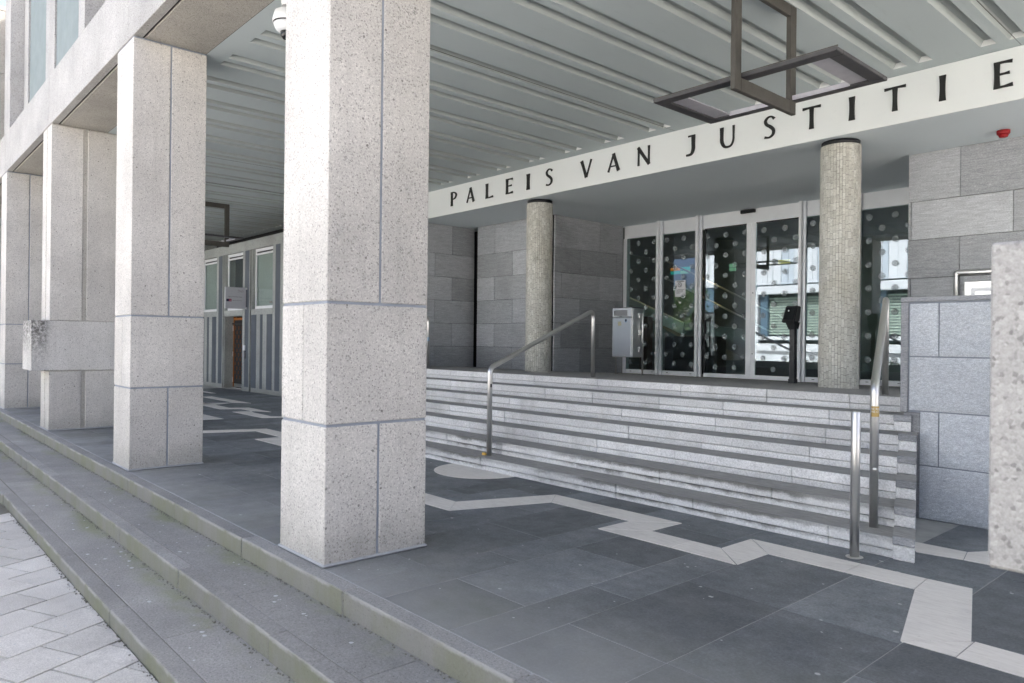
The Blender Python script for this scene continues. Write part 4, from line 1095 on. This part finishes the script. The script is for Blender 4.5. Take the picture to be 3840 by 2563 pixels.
# ================================================================== STRIPED BACK WALL
sw = empty('striped_wall', (-19.5, YST, 0), 'striped concrete and slate wall with windows at the far back', 'wall')
gaps = []
MODS = [(-17.80, 0), (-19.76, 0), (-21.72, 1), (-23.68, 0)]
Y0, Y1 = YST, YST+.30
def sb(nm, x, z, mat='concrete_wall', y=(Y0, Y1), bev=.003, par=None): return box(nm, x, y, z, mat, par or sw, bev)
sb('frieze', (-26, -14.2), (3.885, 4.15))
sb('wall_panel', (-17.745, -14.2), (0, 3.884))
ST2 = 'slate_stripe'
for k in range(4):
    xr = -17.745-1.965*k                     # right edge of this bay's post
    xp = xr-.50
    # post with its full-height dark stripe
    sb('post', (xp+.001, xr-.001), (0, 3.884))
    sb('slate_strip', (xr-.335, xr-.055), (.12, 3.876), ST2, (Y0-.0035, Y0), 0)
    xl = xp-1.352+.0                         # left end of the bay beyond the post
    xl = xr-1.965
    a, b = xl+.0, xp
    door = (k == 1)
    if not door:
        sb('lower_panel', (a+.112, b), (0, 2.100))
        for (p, q) in ((.115, .455), (.70, .86), (1.12, 1.46)):
            sb('slate_strip', (a+p, min(a+q, b)), (.12, 2.096), ST2, (Y0-.0035, Y0), 0)
        sb('sill_band', (a+.112, b), (2.101, 2.252), 'concrete_wall', (Y0-.006, Y1))
    else:
        sb('sill_band', (a+.112, b), (2.101, 2.252), 'concrete_wall', (Y0-.006, Y1))
        dr = box('door', (a+.16, b), (Y0+.275, Y0+.31), (.04, 1.985), 'door_dark', sw, 0)
        xd = a+.16
        for (x_, z_) in (((xd, xd+.03), (.04, 2.09)), ((xd, b), (1.99, 2.055))):
            box('door_frame', x_, (Y0+.255, Y0+.312), z_, 'orange_wood', sw, 0)
        box('door_closer', (xd-.03, b), (Y0+.22, Y0+.254), (1.86, 1.90), 'black_metal', sw, 0)
        box('kick_plate', (xd+.056, b-.005), (Y0+.270, Y0+.2745), (.042, .14), 'steel_sheet', sw, 0)
        for j in range(13):
            for i in range(9):
                if (i+j) % 2: continue
                x_ = xd+.13+.125*i; z_ = 1.76-.13*j
                if x_ > b-.05 or z_ < .2: continue
                tube('door_ring', [(x_+.027*math.cos(t), Y0+.268, z_+.045*math.sin(t)) for t in [2*math.pi*m/12 for m in range(13)]], .0055, 'ring_rust', dr, 5, False)
        box('reveal', (a+.113, a+.15), (Y0, Y0+.35), (0, 2.100), 'concrete_wall', sw, 0)
        box('lintel', (a+.151, b-.001), (Y0+.02, Y0+.35), (2.085, 2.1005), 'concrete_wall', sw, 0)
        for z in (.25, 1.0, 1.75): box('hinge', (xd-.02, xd-.002), (Y0+.24, Y0+.256), (z-.07, z+.07), 'white_plastic', sw, 0)
        box('recess_back', (a+.113, b), (Y0+.352, Y0+.40), (0, 2.1), 'dark_void', sw, 0)
    # window
    wn_ = empty('window', ((a+b)/2, Y0, 2.26), 'x', 'x'); del wn_['label']; del wn_['category']; wn_.parent = sw; wn_.matrix_parent_inverse = sw.matrix_basis.inverted()
    box('reveal', (a+.110, a+.152), (Y0+.002, Y1), (2.253, 3.884), 'concrete_wall', wn_, 0)
    fa, fb = a+.153, b-.001; yy = (Y0+.085, Y0+.12)
    box('frame', (fa, fa+.07), yy, (2.253, 3.884), 'white_plastic', wn_, .003)
    box('frame', (fb-.03, fb), yy, (2.253, 3.884), 'white_plastic', wn_, .003)
    box('frame', (fa+.0705, fb-.0305), yy, (2.253, 2.335), 'white_plastic', wn_, .003)
    box('frame', (fa+.0705, fb-.0305), yy, (3.805, 3.884), 'white_plastic', wn_, .003)
    box('frame', (fa+.0705, fb-.0305), yy, (3.715, 3.765), 'white_plastic', wn_, .003)
    box('vent_slot', (fa+.0705, fb-.0305), (Y0+.10, Y0+.115), (3.7655, 3.8045), 'black_metal', wn_, 0)
    box('pane', (fa+.0705, fb-.0305), (Y0+.100, Y0+.106), (2.336, 3.7145), 'glass_far', wn_, 0)
    if k == 1:
        box('room', (fa-.2, fb+.1), (Y0+.9, Y0+.95), (2.2, 3.9), 'hall_brown', wn_, 0); box('blue_folder', (fb-.36, fb-.10), (Y0+.14, Y0+.2), (2.45, 2.98), 'ink_navy', wn_, 0)
        box('cupboard', (fa, fb), (Y0+.6, Y0+.85), (3.05, 3.18), 'hall_beige', wn_, 0)
    else:
        n = 26; vs, fs = [], []
        for q in range(n+1):
            x_ = fa+.0+(fb-fa)*q/n; vs += [(x_, Y0+.135+.012*math.sin(q*2.1), 2.3), (x_, Y0+.135+.012*math.sin(q*2.1), 3.85)]
        for q in range(n): fs.append([2*q, 2*q+2, 2*q+3, 2*q+1])
        add('curtain', vs, fs, 'curtain', wn_, True)
sb('wall_panel', (-26, -25.61), (0, 3.884))
ew = box('end_wall', (-26.4, -26.0), (1.3, 9.4), (0, 4.70), 'concrete_wall', None, .01); tag(ew, 'plain concrete wall closing the far end of the arcade', 'wall')

box('clerestory', (-26, -14.2), (9.425, 9.50), (4.0, ZC+.1), 'dark_void', sw, 0)
box('ledge', (-26, -14.2), (Y1+.001, 9.42), (4.05, 4.12), 'concrete_wall', sw, 0)
box('back_core', (-26, -14.2), (Y1+.75, Y1+.8), (0, 4.04), 'dark_void', sw, 0)
box('white_box', (-20.06, -19.94), (Y0-.04, Y0-.005), (1.125, 1.27), 'white_plastic', sw, .004)
box('entry_phone', (-20.06, -19.94), (Y0-.05, Y0-.005), (.89, 1.08), 'grey_plastic', sw, .006)
# projecting sign beside the far door
sgn = empty('door_sign', (-19.90, 7.72, 2.25), 'small pale sign with wheelchair mark projecting beside the far door', 'sign')
box('panel', (-19.92, -19.885), (7.445, 8.005), (2.262, 2.845), 'sign_panel', sgn, .003)
box('edge', (-19.921, -19.884), (7.436, 7.4445), (2.262, 2.845), 'white_plastic', sgn, 0)
for z in (2.262, 2.80): box('bracket', (-19.925, -19.88), (7.985, 8.040), (z, z+.045), 'white_plastic', sgn, .003)
RX = (math.pi/2, 0, math.pi/2)
flat_text('Ingang Grondwetstraat', .040, -19.884, 7.52, 2.575, 'ink_black', sgn, 'lettering', RX)
flat_text('Ingang mindervaliden', .030, -19.884, 7.64, 2.478, 'ink_black', sgn, 'lettering', RX)
box('logo_block', (-19.8845, -19.8835), (7.47, 7.535), (2.455, 2.525), 'ink_navy', sgn, 0)
box('logo_block', (-19.8845, -19.8835), (7.5355, 7.61), (2.455, 2.525), 'ink_red', sgn, 0)
tube('wheelchair_mark', [(-19.883, 7.572+.014*math.cos(t), 2.482+.014*math.sin(t)) for t in [RAD(100)+RAD(270)*k/10 for k in range(11)]], .003, 'ink_pink', sgn, 4)
tube('wheelchair_mark', [(-19.883, 7.568, 2.516), (-19.883, 7.572, 2.490), (-19.883, 7.588, 2.488), (-19.883, 7.594, 2.468)], .003, 'ink_pink', sgn, 4)
tube('logo_line', [(-19.883, 7.79, 2.79), (-19.883, 7.792, 2.735)], .0035, 'ink_wine', sgn, 4)
tube('logo_line', [(-19.883, 7.82, 2.735), (-19.883, 7.83, 2.775), (-19.883, 7.845, 2.765), (-19.883, 7.84, 2.745), (-19.883, 7.87, 2.73), (-19.883, 7.90, 2.775), (-19.883, 7.905, 2.735), (-19.883, 7.935, 2.735), (-19.883, 7.92, 2.76)], .0035, 'ink_wine', sgn, 4)
tube('logo_line', [(-19.883, 7.785, 2.715), (-19.883, 7.945, 2.708)], .002, 'ink_black', sgn, 4)

# ================================================================== ACROSS THE STREET (seen mirrored in the doors)
ob = empty('opposite_building', (-10, -18, -.4), 'pale modern building across the street, mirrored in the glass doors', 'building')
YO = -18.0
box('mass', (-22.4, 30), (YO-12, YO-.35), (-.42, 8.8), 'opp_dark', ob, 0)
box('corner_wing', (-27.1, -23.56), (YO-12, YO-.1), (-.42, 5.2), 'opp_blue_dark', ob, .01)
box('plinth', (-22.34, -12.4), (YO-.34, YO+.1), (-.42, 1.015), 'opp_stone', ob, .01)
box('corner_pier', (-23.55, -22.35), (YO-12, YO+.05), (-.42, 5.0), 'opp_stone', ob, .01)
x = -27.1
while x < 12:
    wv = rnd.choice([.28, .34, .42, .5]); box('cladding_panel', (x, x+wv-.03), (YO-.34, YO+rnd.choice([.0, .05])), (5.27, 8.9), rnd.choice(['opp_white', 'opp_white', 'opp_blue']), ob, 0); x += wv
box('band', (-22.3, 14), (YO-.34, YO+.35), (4.64, 5.15), 'opp_white', ob, .01)
box('rail_band', (-22.3, 14), (YO-.1, YO+.25), (1.74, 1.97), 'opp_white', ob, .01)
box('parapet', (-22.3, 14), (YO-.1, YO+.30), (1.02, 1.50), 'opp_white', ob, .01)
x = -22.2
q = 0
while x < 13:
    box('column', (x, x+.45), (YO-.34, YO-.05), (1.98, 4.63), 'opp_blue_dark', ob, 0)
    for z in [2.1+.17*k for k in range(14)]: box('blind_slat', (x+.5, x+2.2), (YO-.33, YO-.27), (z, z+.10), 'opp_blind', ob, 0)
    x += 2.35; q += 1
def foliage(name, c, rad, n, size, mat, parent=None, seed=1, extra=None):
    R = random.Random(seed); vs, fs, mi = [], [], []
    clumps = [(c[0]+R.gauss(0, .5)*rad[0], c[1]+R.gauss(0, .5)*rad[1], c[2]+R.gauss(0, .45)*rad[2]) for _ in range(26)]
    for _ in range(n):
        cc = R.choice(clumps); p = Vector((cc[0]+R.gauss(0, .22)*rad[0], cc[1]+R.gauss(0, .22)*rad[1], cc[2]+R.gauss(0, .20)*rad[2]))
        u = Vector((R.gauss(0, 1), R.gauss(0, 1), R.gauss(0, 1))).normalized(); v = u.orthogonal().normalized(); s_ = size*R.uniform(.6, 1.4); b = len(vs)
        vs += [tuple(p-u*s_), tuple(p+v*s_*.5), tuple(p+u*s_), tuple(p-v*s_*.5)]; fs.append([b, b+1, b+2, b+3]); mi.append(1 if (extra and R.random() < .16) else 0)
    o = add(name, vs, fs, [mat, extra] if extra else mat, parent)
    if extra:
        for p, m_ in zip(o.data.polygons, mi): p.material_index = m_
    return o
tr = empty('chestnut_tree', (-26.2, -13.5, -.42), 'flowering chestnut tree across the street, mirrored in the glass', 'tree')
tube('trunk', [(-26.2, -13.5, -.42), (-26.2, -13.45, 1.2), (-26.1, -13.5, 2.2)], .18, 'bark', tr, 10, True, [.24, .17, .12])
for q in range(5):
    a = q*1.256; tube('limb', [(-26.15, -13.5, 1.7), (-26.15+.7*math.cos(a), -13.5+.7*math.sin(a), 2.7), (-26.15+1.1*math.cos(a), -13.5+1.1*math.sin(a), 3.5)], .06, 'bark', tr, 7, True, [.08, .05, .02])
foliage('crown', (-26.2, -13.5, 3.1), (1.9, 1.9, 1.7), 6500, .10, 'leaf', tr, 5, 'blossom')
hg_ = empty('hedge', (-12, -16.6, -.42), 'low dark hedge across the street', 'hedge')
vs = []
for q, xx in enumerate(range(-17, 8, 3)): foliage('foliage', (xx, -16.6, .15), (1.7, .5, .55), 700, .09, 'leaf_dark', hg_, 20+q)
